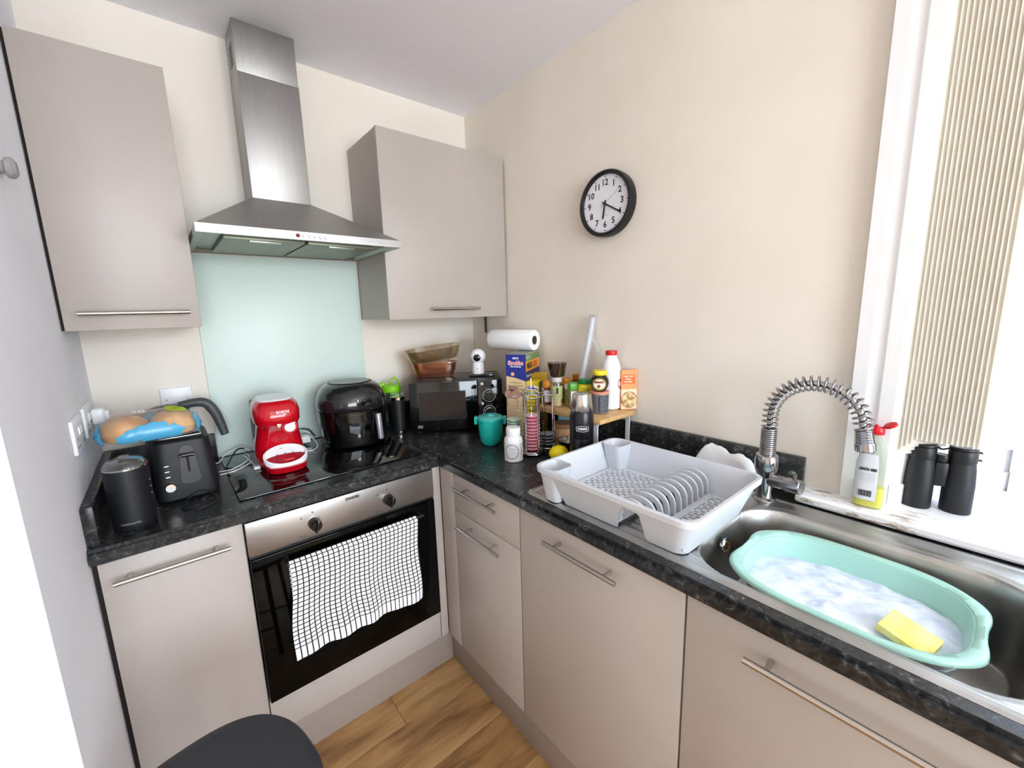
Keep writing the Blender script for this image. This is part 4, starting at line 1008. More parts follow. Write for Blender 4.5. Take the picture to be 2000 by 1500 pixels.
obj('tumbler_body', lathe([(0, .0162), (.0256, .0162), (.0300, .158), (0, .158)], 36), softblack, t)
obj('tumbler_rim', lathe([(.0, .1582), (.0302, .1582), (.0308, .170), (.029, .172), (0, .172)], 36), chrome, t)
obj('tumbler_lid', lathe([(0, .1722), (.0300, .1722), (.0315, .176), (.030, .183), (0, .184)], 36), clearp, t)

# ------------------------------------------------------------ microwave and what stands on it
def microwave():
    t = thing('microwave', 'black microwave oven set diagonally in the corner with two silver ringed dials', 'microwave', (-.530, -.255, CT), R(-33))
    Wd, D, Hh = .410, .255, .224; z0 = .010
    obj('microwave_case', bx(0, Wd, .012, D, z0, z0+Hh, .003), mat('mw_case', '1b1b1d', .3), t)
    d = obj('microwave_door', bx(.001, .298, -.012, .0115, z0+.002, z0+Hh-.002, .003), blackgloss, t)
    obj('door_window', bx(.040, .245, -.0128, -.0118, z0+.055, z0+.178, .0003, 1), mat('mw_window', '2b2a2a', .10), d)
    obj('window_border', tube([(.038, -.0124, z0+.053), (.247, -.0124, z0+.053), (.247, -.0124, z0+.180), (.038, -.0124, z0+.180)], .0009, 5, closed=True), greyplastic, d)
    p = obj('control_panel', bx(.2995, Wd-.001, -.010, .0115, z0+.002, z0+Hh-.002, .003), blackgloss, t)
    for zz in (.150, .078):
        k = obj('dial', lathe([(0, -.020), (.019, -.020), (.022, -.017), (.0235, 0), (0, 0)], 36), blackplastic, p, loc=(.350, -.0102, z0+zz), rot=(R(-90), 0, 0))
        obj('dial_ring', tube([(.350+.0275*math.cos(a), -.0108, z0+zz+.0275*math.sin(a)) for a in [2*PI*q/40 for q in range(40)]], .0014, 6, closed=True), flat('d9dadc', .3), p)
        obj('dial_rim', lathe([(.0195, -.0202), (.0225, -.017), (.0225, -.0190), (.0195, -.0215)], 36), chrome, p, loc=(.350, -.0102, z0+zz), rot=(R(-90), 0, 0))
        text('dial_figures', '0 5 10 15 30', .006, flat('a9acb2'), p, (.350, -.0106, z0+zz+.034))
    for zz in (.205, .116): obj('oval_badge', lathe([(0, 0), (.007, 0), (.007, .0006), (0, .0006)], 20), flat('c9ccd0', .3), p, loc=(.320, -.0100, z0+zz), rot=(R(90), 0, 0))
    obj('door_logo', bx(.030, .052, -.0126, -.0119, z0+.018, z0+.030, .0002, 1), flat('8b8f93', .4), d)
    text('door_logo_lettering', 'COOK', .007, blackplastic, d, (.041, -.0129, z0+.024), bold=.0004)
    for x in (.03, Wd-.03):
        for y in (.03, D-.03): obj('rubber_foot', lathe([(0, 0), (.012, 0), (.012, z0), (0, z0)], 14), blackplastic, t, loc=(x, y, 0))
    return CT+z0+Hh
MT = microwave()
def dish(name, label, loc, rot, hx, hy, h, m, n=3):
    t = thing(name, label, 'dish', loc, rot=rot)
    S = [(.0, 0, 0, hx*.70, hy*.70, n), (.002, 0, 0, hx*.78, hy*.76, n), (h*.5, 0, 0, hx*.88, hy*.88, n), (h-.006, 0, 0, hx*.93, hy*.93, n), (h-.003, 0, 0, hx, hy, n), (h, 0, 0, hx, hy, n), (h, 0, 0, hx*.92, hy*.92, n), (h*.5, 0, 0, hx*.85, hy*.85, n), (.006, 0, 0, hx*.74, hy*.72, n)]
    obj('dish_body', loft(S, 64), m, t); return t
dish('glass_dish', 'rose brown glass loaf dish on top of the microwave, lower of the two dishes', (-.354, -.180, MT+.0006), (0, 0, R(-33)), .112, .058, .068, amberglass, 4)
dish('glass_dish', 'smoky oval glass dish tilted on the other dish on the microwave', (-.352, -.178, MT+.0755), (R(4), R(-7), R(-33)), .140, .082, .062, smokedglass, 2.3)
t = thing('tablet', 'small black slab under the white camera on the microwave', 'tablet', (-.205, -.352, MT), R(-38))
obj('slab', bx(-.055, .055, -.030, .030, .0005, .012, .002), blackgloss, t)
t = thing('security_camera', 'small white ball-headed camera standing on the microwave', 'camera', (-.215, -.340, MT+.0123), R(-42))
obj('camera_base', loft([(0, 0, 0, .021, .021, 2), (.002, 0, 0, .0225, .0225, 2), (.036, 0, 0, .0215, .0215, 2), (.042, 0, 0, .0195, .0195, 2)], 32), whiteplastic, t)
obj('camera_head', lathe([(0, .036)]+[(.0285*math.sin(PI*k/16), .062-.0285*math.cos(PI*k/16)) for k in range(1, 16)]+[(0, .0905)], 32), whiteplastic, t)
obj('camera_lens', lathe([(0, .0300), (.009, .0285), (.0128, .0262), (.0128, .022), (0, .022)], 28), blackgloss, t, loc=(0, 0, .060), rot=(R(90), 0, 0))
obj('base_dot', lathe([(0, 0), (.003, 0), (.003, .0006), (0, .0006)], 14), flat('b9bcc4'), t, loc=(0, -.0226, .020), rot=(R(90), 0, 0))

for c_ in t.children: c_.scale = (1.28, 1.28, 1.28); c_.location *= 1.28

# ------------------------------------------------------------ corner cluster
PAP = flat
def carton(name, label, cat, loc, rz, w, d, h, m, rot=None):
    t = thing(name, label, cat, loc, rz, rot=rot)
    obj('box_body', bx(-w/2, w/2, -d/2, d/2, .0004, h, .0012, 1), m, t); return t
def face_rect(parent, name, x0, x1, z0, z1, y, m, t=.0006): return obj(name, bx(x0, x1, y-t, y, z0, z1), m, parent, smooth=False)
# cereal box: narrow end faces the room (-Y), the broad front faces local +X
def cereal():
    w, d, h = .088, .196, .352
    t = carton('cereal_box', 'tall blue and cream cereal box in the corner beside the microwave', 'cereal box', (-.134, -.566, CT), R(-60), w, d, h, PAP('e6c99a', .45))
    y = -d/2
    bm = BM(); P = lambda x, z: (x, y-.0006, z)
    plate([P(-w/2, h), P(-w/2, h-.090), P(0, h-.098), P(w/2, h-.112), P(w/2, h)], .0005, bm); obj('blue_panel', bm, PAP('1d2d86', .4), t, smooth=False)
    Z = (0, 0, 0); white_ = PAP('f3f4f8')
    text('box_lettering', 'NESTLE', .010, white_, t, (0, y-.0016, h-.016), width=.026, bold=.0005)
    text('box_title', 'Shreddies', .023, white_, t, (0, y-.0016, h-.036), width=.068, bold=.0016)
    text('box_title_front', 'Shreddies', .023, PAP('d8383c'), t, (0, y-.0020, h-.036), width=.066, bold=.0003)
    text('box_lettering', 'THE ORIGINAL', .008, white_, t, (0, y-.0016, h-.051), width=.050, bold=.0003)
    b = obj('bowl_picture', lathe([(0, 0), (.008, 0), (.008, .0004), (0, .0004)], 20), PAP('e9b98c'), t, loc=(-.014, y-.0012, h-.082), rot=(R(90), 0, 0))
    for k, s_ in enumerate(('✓ Whole Grain', 'No.1 Ingredient', 'No artificial', 'colours or flavours', 'vitamins & iron')): text('box_small_print', s_.replace('✓', 'v'), .0085, PAP('7a6a4c'), t, (-.002, y-.0014, h-.118-k*.0135), width=.062 if k else .05)
    for k in range(9): text('box_small_print', 'nutrition per 100g', .006, PAP('a08c66'), t, (0, y-.0014, h-.20-k*.015), width=.055)
    x = w/2
    def side(nm, y0, y1, z0, z1, m, e=.0006): obj(nm, bx(x, x+e, y0, y1, z0, z1), m, t, smooth=False)
    side('green_strip', -d/2, d/2, h-.030, h-.001, PAP('6f8f56', .4)); side('yellow_strip', -d/2, d/2, h-.072, h-.030, PAP('f0ab22', .4)); side('blue_strip', -d/2, d/2, h-.135, h-.072, PAP('2b2c6e', .4)); side('cream_front', -d/2, d/2, .004, h-.135, PAP('4b52a0', .4))
    text('side_lettering', 'NESTLE', .018, PAP('c9d6bb'), t, (x+.0009, -d/2+.035, h-.016), (0, 0, R(90)), bold=.0005)
    text('side_title', 'MEGA', .034, PAP('1c1a16'), t, (x+.0009, -d/2+.050, h-.051), (0, 0, R(90)), width=.072, bold=.0016)
    text('side_title', 'LOAD', .034, PAP('d83a1e'), t, (x+.0009, -d/2+.128, h-.051), (0, 0, R(90)), width=.065, bold=.0016)
    text('side_lettering', 'Shreddies', .018, PAP('c8cbe6'), t, (x+.0009, -d/2+.040, h-.092), (0, 0, R(90)), bold=.0006)
    obj('box_top', bx(-w/2+.001, w/2-.001, -d/2+.001, d/2-.001, h, h+.0006), PAP('8d8f86'), t, smooth=False)
cereal()
t = thing('kitchen_roll', 'white kitchen roll lying across the top of the cereal box in the corner', 'kitchen roll', (-.095, -.455, 1.3095), rot=(R(90), R(0), R(14)))
obj('paper_roll', lathe([(.020, -.118), (.044, -.118), (.0465, -.113), (.0465, .113), (.044, .118), (.020, .118), (.020, -.118)], 44), mat('kitchen_paper', 'f3f4f6', .9), t)
obj('cardboard_core', lathe([(.0198, -.117), (.0198, .117), (.0188, .117), (.0188, -.117), (.0198, -.117)], 30), PAP('6d5a48', .8), t)
def pod_rack():
    t = thing('pod_carousel', 'chrome wire carousel holding coffee pods behind the white tablet bottle', 'pod holder', (-.312, -.808, CT), R(-43))
    # local: -Y faces the room, +X to the right
    obj('base_ring', tube([(.052*math.cos(a), .052*math.sin(a), .008) for a in [2*PI*k/48 for k in range(48)]], .0026, 8, closed=True), chrome, t)
    obj('base_disc', lathe([(0, .001), (.046, .001), (.049, .004), (.046, .009), (.030, .012), (.008, .016), (0, .016)], 40), chrome, t)
    obj('base_ring', tube([(.058*math.cos(a), .058*math.sin(a), .022) for a in [2*PI*k/48 for k in range(48)]], .0018, 8, closed=True), chrome, t)
    obj('centre_pole', cyl((0, 0, .014), (0, 0, .285), .003, 10), chrome, t)
    cols = ((-.064, -.004), (.002, -.048), (.058, .006), (-.002, .062)); rr = .0315
    for cx, cy in cols:
        out = math.atan2(cy, cx)
        for k in range(4):
            a = out+R((-115, -40, 40, 115)[k]); b = out+R((-115, -40, 40, 115)[k])
            x, y = cx+rr*math.cos(a), cy+rr*math.sin(a)
            if k == 0: x1, y1 = cx+rr*math.cos(out+R(115)), cy+rr*math.sin(out+R(115)); pts = smooth_path([(x, y, .024), (x, y, .12), (x, y, .225), (x*.8+x1*.2, y*.8+y1*.2, .243), ((x+x1)/2, (y+y1)/2, .248), (x*.2+x1*.8, y*.2+y1*.8, .243), (x1, y1, .225), (x1, y1, .12), (x1, y1, .024)], 4); obj('wire_loop', tube(pts, .0021, 6), chrome, t)
            if k == 1: x1, y1 = cx+rr*math.cos(out+R(40)), cy+rr*math.sin(out+R(40)); pts = smooth_path([(x, y, .024), (x, y, .12), (x, y, .220), (x*.8+x1*.2, y*.8+y1*.2, .236), ((x+x1)/2, (y+y1)/2, .240), (x*.2+x1*.8, y*.2+y1*.8, .236), (x1, y1, .220), (x1, y1, .12), (x1, y1, .024)], 4); obj('wire_loop', tube(pts, .0021, 6), chrome, t)
        for z_ in (.024, .225): obj('wire_ring', tube([(cx+rr*math.cos(a), cy+rr*math.sin(a), z_) for a in [2*PI*k/26 for k in range(26)]], 0.0020, 6, closed=True), chrome, t)
        obj('pod_floor', lathe([(0, .0245), (.026, .0245), (.026, .0258), (0, .0258)], 24, off=(cx, cy, 0)), chrome, t)
    M0 = Matrix.Translation((-.312, -.808, CT)) @ Matrix.Rotation(R(-43), 4, 'Z')
    def pod(c1, c2, label, group):
        p = thing('coffee_pod', label, 'coffee pod', (0, 0, 0), R(-43), group)
        obj('pod_cup', lathe([(0, 0), (.017, 0), (.020, .002), (.0235, .0096), (0, .0096)], 26), c1, p)
        obj('pod_rim', lathe([(0, .0097), (.0275, .0097), (.0288, .0107), (.0275, .0117), (0, .0117)], 30), c2, p); return p
    def copy(p, l=None):
        q = p.copy(); COL.objects.link(q)
        for c in p.children: k = c.copy(); COL.objects.link(k); k.parent = q; k.matrix_parent_inverse = c.matrix_parent_inverse.copy()
        if l: q['label'] = l
        return q
    pk = pod(PAP('b04c64', .35), PAP('e2b4bd', .3), 'pink coffee pod in the front stack of the chrome carousel', 'pink pods in the front column of the carousel')
    for k in range(11):
        q = pk if k == 0 else copy(pk)
        q.location = M0 @ Vector((cols[1][0]+random.uniform(-.0012, .0012), cols[1][1]+random.uniform(-.0012, .0012), .0262+k*.0121))
    gp = pod(PAP('7fa58c', .3), PAP('bcd2c2', .3), 'green coffee pod in the left column of the chrome carousel', 'green pods in the left column of the carousel')
    for k in range(9):
        q = gp if k == 0 else copy(gp); q.location = M0 @ Vector((cols[0][0], cols[0][1], .0262+k*.0121))
    bp = pod(PAP('4a3028', .3), PAP('8a6658', .3), '', 'brown pods lying on top of the carousel')
    bp['label'] = 'brown coffee pod lying on top of the chrome carousel'
    spots = [(-.078, -.016, .2290, 70, 10), (-.054, -.022, .2290, 75, -35), (-.064, .008, .2310, 80, 30), (-.066, -.016, .2440, 12, 8)]
    for k, (x, y, z_, a, b) in enumerate(spots):
        q = bp if k == 0 else copy(bp); q.location = M0 @ Vector((x, y, z_)); q.rotation_euler = (R(a), R(b), R(-43)); q.scale = (.62, .62, .9)
    gy = pod(PAP('34373f', .3), PAP('8b92a0', .3), 'grey coffee pod in the right column of the chrome carousel', 'grey pods in the right column of the carousel')
    for k in range(4):
        q = gy if k == 0 else copy(gy); q.location = M0 @ Vector((cols[2][0], cols[2][1], .0262+k*.0121))
pod_rack()
t = thing('lidded_cup', 'turquoise plastic soup cup with clipped translucent lid before the microwave', 'cup', (-.362, -.618, CT), R(-42)); t.scale = (1, 1, 1.1)
obj('cup_body', lathe([(0, 0), (.026, 0), (.034, .004), (.042, .018), (.047, .045), (.0505, .094), (0, .094)], 44), teal, t)
obj('cup_lid', lathe([(0, .112), (.018, .113), (.019, .110), (.040, .110), (.048, .107), (.0525, .103), (.0535, .0945), (0, .0945)], 44), teald, t)
obj('lid_band', lathe([(.0506, .094), (.0545, .094), (.0552, .098), (.0545, .102), (.0506, .102)], 44), teal, t)
obj('lid_clip', bx(-.064, -.0515, -.013, .013, .078, .106, .003), teal, t); obj('lid_clip', bx(.0515, .064, -.013, .013, .078, .106, .003), teal, t)
obj('lid_vent', lathe([(0, .1125), (.010, .1155), (.012, .1155), (.013, .1128)], 24), teal, t)
t = thing('tablet_bottle', 'small white tablet bottle with screw cap in front of the pod carousel', 'bottle', (-.412, -.8195, CT), R(-40)); t.scale = (1.05, 1.05, 1.06)
obj('bottle_body', lathe([(0, 0), (.029, 0), (.0315, .003), (.0315, .070), (.030, .078), (.024, .086), (.0215, .088), (0, .088)], 40), whiteplastic, t)
obj('screw_cap', lathe([(0, .0885), (.0240, .0885), (.0245, .091), (.0245, .112), (.0230, .1155), (0, .116)], 40), whiteplastic, t)
patch(.0318, 2.6, .012, .064, PAP('e6e8ee', .45), t)
patch(.0320, .20, .012, .064, PAP('b9bccb', .45), t, 'label_strip', -PI/2+.95)
bm = BM()
for k in range(40):
    a0_, a1_ = 2*PI*k/40, 2*PI*(k+1)/40; q = []
    for a, r_ in ((a0_, .0225), (a1_, .0225), (a1_, .0243), (a0_, .0243)):
        x, z_ = -.006+r_*math.cos(a), .038+r_*math.sin(a)*1.02; q.append(bm.verts.new((.0322*math.sin(x/.0322), -.0322*math.cos(x/.0322), z_)))
    bm.faces.new(q)
obj('label_circle', bm, PAP('20242e'), t)
text('label_lettering', 'MYPROTEIN', .006, PAP('8a8d96'), t, (0, 0, .047), bend=.0323)
for k in range(3): text('label_small_print', 'vitamin d3', .0035, PAP('b0a0a4'), t, (0, 0, .040-.005*k), bend=.0323)

# yellow cartons
t = carton('tea_box', 'yellow and green carton with purple oval beside the cereal box', 'box', (-.1610, -.6655, CT), R(-60), .055, .050, .242, PAP('f0d21e', .4))
face_rect(t, 'green_band', -.0275, .0275, .185, .197, -.025, PAP('7fa83a'))
o = obj('oval_emblem', lathe([(0, 0), (.021, 0), (.021, .0006), (0, .0006)], 28), PAP('f1eef6'), t, loc=(0, -.025, .213), rot=(R(90), R(-8), 0)); o.scale = (1.15, .5, 1)
text('emblem_lettering', 'Weetos', .016, PAP('5a3d96'), t, (0, -.0262, .213), (0, R(-8), 0), width=.042, bold=.0008)
for k in range(8): text('box_small_print', ('Good mornings', 'start here', 'with tasty', 'wholegrain')[k % 4], .010, PAP('5a5a14'), t, (0, -.0256, .168-k*.0165), width=.046, bold=.0003)
obj('green_side', bx(.0275, .0281, -.025, .025, .002, .240), PAP('4e6f2a', .4), t, smooth=False)
text('side_lettering', 'O', .026, PAP('a8b878'), t, (.0285, .0, .212), (0, 0, R(90)))
carton('yellow_carton', 'yellow carton behind the carton with the purple oval', 'box', (-.098, -.6285, CT), R(-60), .055, .062, .262, PAP('d9b51c', .4))

# ------------------------------------------------------------ shelf rack and what stands on it
SH = 1.0655
t = thing('shelf_rack', 'bamboo topped shelf rack with white metal legs beside the clock wall', 'shelf', (-.1325, -.885, CT))
obj('shelf_board', bx(-.0975, .1080, -.178, .155, SH-CT-.016, SH-CT, .003), woodshelf, t)
for y in (-.150, .140):
    p = smooth_path([(-.085, y, .0035), (-.085, y, .06), (-.085, y, .125), (-.078, y, .1345), (-.060, y, .1355), (.060, y, .1355), (.094, y, .1345), (.101, y, .125), (.101, y, .06), (.101, y, .0035)], 4)
    bm = BM(); rr_ = []
    for i, q in enumerate(p):
        tt = (p[min(i+1, len(p)-1)]-p[max(i-1, 0)]).normalized(); nrm = Vector((tt.z, 0, -tt.x))
        rr_.append([bm.verts.new(q+nrm*a*.0022+Vector((0, 1, 0))*b*.008) for a, b in ((-1, -1), (1, -1), (1, 1), (-1, 1))])
    for A, B in zip(rr_[:-1], rr_[1:]):
        for k in range(4): bm.faces.new((A[k], A[(k+1) % 4], B[(k+1) % 4], B[k]))
    bm.faces.new(rr_[0]); bm.faces.new(rr_[-1]); obj('leg_frame', bm, whiteplastic, t)
t = thing('milk_bottle', 'white plastic bottle with red screw cap on the shelf rack', 'bottle', (-.058, -.976, SH+.0003), R(-42)); t.scale = (1.12, 1.12, .985)
obj('bottle_body', lathe([(0, .001), (.028, .001), (.0335, .006), (.0345, .03), (.0345, .130), (.033, .150), (.026, .178), (.0195, .196), (.0175, .202), (.0175, .206), (0, .206)], 40), whiteplastic, t)
obj('red_cap', lathe([(0, .2062), (.0185, .2062), (.0190, .208), (.0190, .221), (.0180, .223), (0, .223)], 36), flat('cf1a26', .35), t)
o = patch(.0348, .75, .085, .125, flat('c41a2e', .4), t, 'red_roundel', -PI/2+1.25)
bm = BM(); c = []
for k in range(24):
    a = 2*PI*k/24; x, z_ = .040+.0225*math.cos(a), .100+.0225*math.sin(a); c.append(bm.verts.new((.0352*math.sin(x/.0352), -.0352*math.cos(x/.0352), z_)))
bpy.data.objects.remove(o)
cc = bm.verts.new((.0354*math.sin(.040/.0352), -.0354*math.cos(.040/.0352), .100))
for k in range(24): bm.faces.new((c[k], c[(k+1) % 24], cc))
obj('red_roundel', bm, flat('c41a2e', .4), t)
t = thing('recipe_box', 'flat orange carton with a bowl of pasta pictured, leaning at the end of the shelf', 'box', (-.0315, -1.041, SH+.0003), rot=(0, 0, R(-33)))
obj('box_body', bx(-.032, .0285, .002, .011, .0004, .150, .001, 1), PAP('e89a5c', .45), t)
face_rect(t, 'title_panel', -.028, .020, .098, .132, .002, PAP('df6a20'))
for k, s_ in enumerate(('Creamy Tomato', '& Bacon', 'Pasta Bake')): text('box_lettering', s_, .0085, PAP('f6e2cc'), t, (-.006, .0008, .126-k*.010), width=(.038, .022, .030)[k], bold=.0003)
face_rect(t, 'picture_ground', -.031, .0275, .004, .078, .002, PAP('f0d6b4'))
pm_ = mat('pasta_print', 'c9a064', .5); noisy(pm_, '9c7038', 'e6cf9c', 55, 3, .4, .6)
obj('pasta_picture', lathe([(0, 0), (.030, 0), (.030, .0004), (0, .0004)], 28), pm_, t, loc=(-.002, .0012, .038), rot=(R(90), 0, 0))
obj('picture_rim', tube([(-.002+.0305*math.cos(a), .0010, .038+.0305*math.sin(a)) for a in [2*PI*k/32 for k in range(32)]], .0007, 5, closed=True), PAP('4a3420'), t)
t = thing('tub', 'dark grey labelled tub with salmon pink lid under the yeast spread jar', 'tub', (-.140, -.990, SH+.0003), R(-42))
obj('tub_body', lathe([(0, .001), (.027, .001), (.029, .003), (.0315, .072), (0, .072)], 36), PAP('6c7176', .4), t)
obj('tub_lid', lathe([(0, .0722), (.0330, .0722), (.0340, .074), (.0340, .079), (.0325, .081), (0, .081)], 36), PAP('e0947c', .4), t)
bm = BM(); lathe([(.0300, .008), (.0318, .066)], 18, bm, -PI/2-.35, -PI/2+1.1); obj('paper_label', bm, PAP('3c4147', .5), t)
for k in range(7): text('label_small_print', ('ingredients list', 'high in fibre', 'contains wheat')[k % 3], .0055, PAP('aeb3b8'), t, (0, 0, .060-k*.0072), (0, 0, R(20)), bend=.0322, width=.032)
t = thing('yeast_spread_jar', 'round brown jar of yeast spread with yellow lid and oval label', 'jar', (-.140, -.988, SH+.0816), R(-42))
obj('jar_body', lathe([(0, .0005), (.018, .0005), (.022, .003), (.0305, .016), (.033, .030), (.031, .044), (.0245, .054), (.0225, .058), (0, .058)], 40), mat('jar_brown', '1c0c05', .08, coat=.5), t)
obj('yellow_lid', lathe([(0, .0582), (.0245, .0582), (.0255, .060), (.0255, .072), (.0240, .0745), (0, .0745)], 40), PAP('ecd222', .35), t)
def oval(parent, name, hx, hz, cz, rr, m, x0=0):
    bm = BM(); c = []
    for k in range(28):
        a = 2*PI*k/28; x, z_ = x0+hx*math.cos(a), cz+hz*math.sin(a); c.append(bm.verts.new((rr*math.sin(x/rr), -rr*math.cos(x/rr), z_)))
    cc = bm.verts.new((rr*math.sin(x0/rr), -rr*math.cos(x0/rr), cz))
    for k in range(28): bm.faces.new((c[k], c[(k+1) % 28], cc))
    obj(name, bm, m, parent, angle=180)
oval(t, 'oval_label', .0255, .0215, .0285, .0350, PAP('e0c840', .4), -.008); oval(t, 'label_green_rim', .0235, .0198, .0285, .0353, PAP('55712e', .4), -.008); oval(t, 'label_centre', .021, .0172, .0290, .0356, PAP('f0ead8', .4), -.008)
text('label_lettering', 'MARMITE', .010, PAP('8a2a20'), t, (0, 0, .036), (0, 0, R(-13)), bend=.0360, width=.036, bold=.0006)
oval(t, 'label_pot', .006, .0065, .0215, .0359, PAP('a0522d', .4), -.009)
t = thing('spice_jar', 'clear spice jar with pale label and cream powder at the shelf corner', 'jar', (-.168, -.800, SH+.0003), R(-40)); t.scale = (1.05, 1.05, 1.05)
obj('powder', lathe([(0, .002), (.0195, .002), (.0200, .004), (.0200, .075), (0, .075)], 30), PAP('e6d6a4', .7), t)
obj('jar_glass', lathe([(0, .0005), (.0215, .0005), (.0222, .003), (.0222, .088), (.0200, .092), (0, .092)], 32), clearp, t)
patch(.0226, 3.4, .028, .078, PAP('b8bf84', .5), t)
obj('clear_cap', lathe([(0, .0922), (.0200, .0922), (.0205, .094), (.0205, .108), (.0195, .110), (0, .110)], 30), PAP('c7c3bd', .2), t)
face_rect(t, 'label_mark', -.004, .004, .050, .072, -.0226, PAP('2a2a20')); text('label_lettering', 'garlic granules', .0055, PAP('4c4f2c'), t, (0, 0, .040), bend=.0229, width=.030)
t = thing('pudding_tub', 'clear plastic tub of chocolate pudding balanced on the cream spice jar', 'tub', (-.162, -.797, SH+.1163), R(-40)); t.scale = (1.12, 1.12, 1.18)
obj('pudding', lathe([(0, .001), (.0225, .001), (.026, .004), (.0335, .046), (0, .046)], 36), mat('pudding_brown', '3a1c12', .25), t)
obj('tub_plastic', lathe([(0, .0002), (.0235, .0002), (.027, .004), (.036, .050), (.0405, .052), (.0405, .053), (.037, .056), (.012, .0565), (0, .0565)], 40), clearp, t)
t = thing('spice_jar', 'small olive green spice jar with white lid between cream and green topped jars', 'jar', (-.126, -.822, SH+.0003), R(-40))
obj('jar_body', lathe([(0, .0005), (.0155, .0005), (.0160, .003), (.0160, .062), (.014, .066), (0, .066)], 28), PAP('97934e', .3), t)
patch(.0164, 4, .020, .056, PAP('7d9150', .5), t)
obj('jar_lid', lathe([(0, .0662), (.0165, .0662), (.0168, .068), (.0168, .080), (.0155, .082), (0, .082)], 28), PAP('d8d8d8', .3), t)
t = thing('seasoning_jar', 'square clear seasoning jar with apple green top and barcode label', 'jar', (-.146, -.868, SH+.0003), R(-30))
obj('jar_body', bx(-.0185, .0185, -.0185, .0185, .0005, .070, .003), PAP('9a8a72', .25), t)
face_rect(t, 'white_label', -.015, .010, .012, .066, -.0185, PAP('e6e9ec'))
bm = BM()
for k in range(9): box(bm, -.012, .006, -.0198, -.0192, .018+k*.003, .0194+k*.003+(.0006 if k % 3 else 0))
obj('barcode', bm, PAP('3a4450'), t, smooth=False)
obj('green_cap', bx(-.019, .019, -.019, .019, .0702, .098, .004), PAP('5fae3a', .35), t)
t = thing('stock_pot', 'yellow labelled pot with dark green lid standing behind the steel flask', 'jar', (-.128, -.908, SH+.0003), R(-40)); t.scale = (1.05, 1.05, 1.15)
obj('pot_body', lathe([(0, .0005), (.0225, .0005), (.0232, .003), (.0235, .080), (.022, .084), (0, .084)], 32), PAP('ead21c', .35), t)
obj('green_lid', lathe([(0, .0842), (.0232, .0842), (.0238, .086), (.0238, .097), (.0225, .099), (0, .099)], 32), PAP('177a3e', .35), t)
text('pot_lettering', 'OXO', .014, PAP('7c8a14'), t, (0, 0, .066), bend=.0239, bold=.0004)
t = thing('spice_jar', 'amber jar with orange lid on the shelf, left of the cream spice jar', 'jar', (-.172, -.752, SH+.0003), R(-40))
obj('jar_body', lathe([(0, .0005), (.0175, .0005), (.018, .003), (.018, .07), (0, .07)], 28), PAP('7a3c20', .25), t)
patch(.0184, 1.4, .012, .060, PAP('d9dbe0', .5), t); obj('orange_lid', lathe([(0, .0702), (.019, .0702), (.0192, .095), (.018, .097), (0, .097)], 28), PAP('d98a1c', .3), t)
t = thing('honey_jar', 'amber honey jar with orange lid behind the pudding tub', 'jar', (-.088, -.772, SH+.0003), R(-40))
obj('jar_body', lathe([(0, .0005), (.022, .0005), (.023, .003), (.023, .07), (.019, .076), (0, .076)], 28), mat('honey', '9c5410', .12), t); obj('orange_lid', lathe([(0, .0762), (.0225, .0762), (.0228, .098), (.0215, .100), (0, .100)], 28), PAP('d9861a', .3), t)
t = thing('syrup_jar', 'small amber glass jar right of the honey jar', 'jar', (-.046, -.795, SH+.0003), R(-40))
obj('jar_body', lathe([(0, .0005), (.017, .0005), (.018, .003), (.018, .085), (.014, .092), (0, .092)], 28), mat('syrup', '7c3c0c', .1), t); obj('jar_lid', lathe([(0, .0922), (.0155, .0922), (.016, .110), (.014, .112), (0, .112)], 24), PAP('c2741c', .25), t)
carton('small_carton', 'small brown printed carton behind the yeast spread jar', 'box', (-.045, -.905, SH+.0003), R(-50), .034, .024, .118, PAP('b99a7c', .5))
t = thing('film_roll', 'long clear plastic wrapped roll leaning from the shelf against the clock wall', 'roll', (-.092, -.846, SH+.0008), 0)
a = Vector((0, 0, .017)); b = Vector((.074, -.010, .345))
obj('film_tube', tube([a, b], .0145, 24), film, t); obj('inner_roll', tube([a+(b-a)*.02, b-(b-a)*.03], .0095, 18), PAP('cfd2d8', .3), t)
obj('roll_cap', tube([b, b+(b-a).normalized()*.0015], .0143, 24), PAP('8d8f94', .4), t)
obj('loose_film', tube(smooth_path([b-(b-a)*.2, b-(b-a)*.2+Vector((.004, -.035, -.06)), b-(b-a)*.2+Vector((.0, -.060, -.115)), b-(b-a)*.2+Vector((-.01, -.045, -.150))], 5), .0028, 6), film, t)
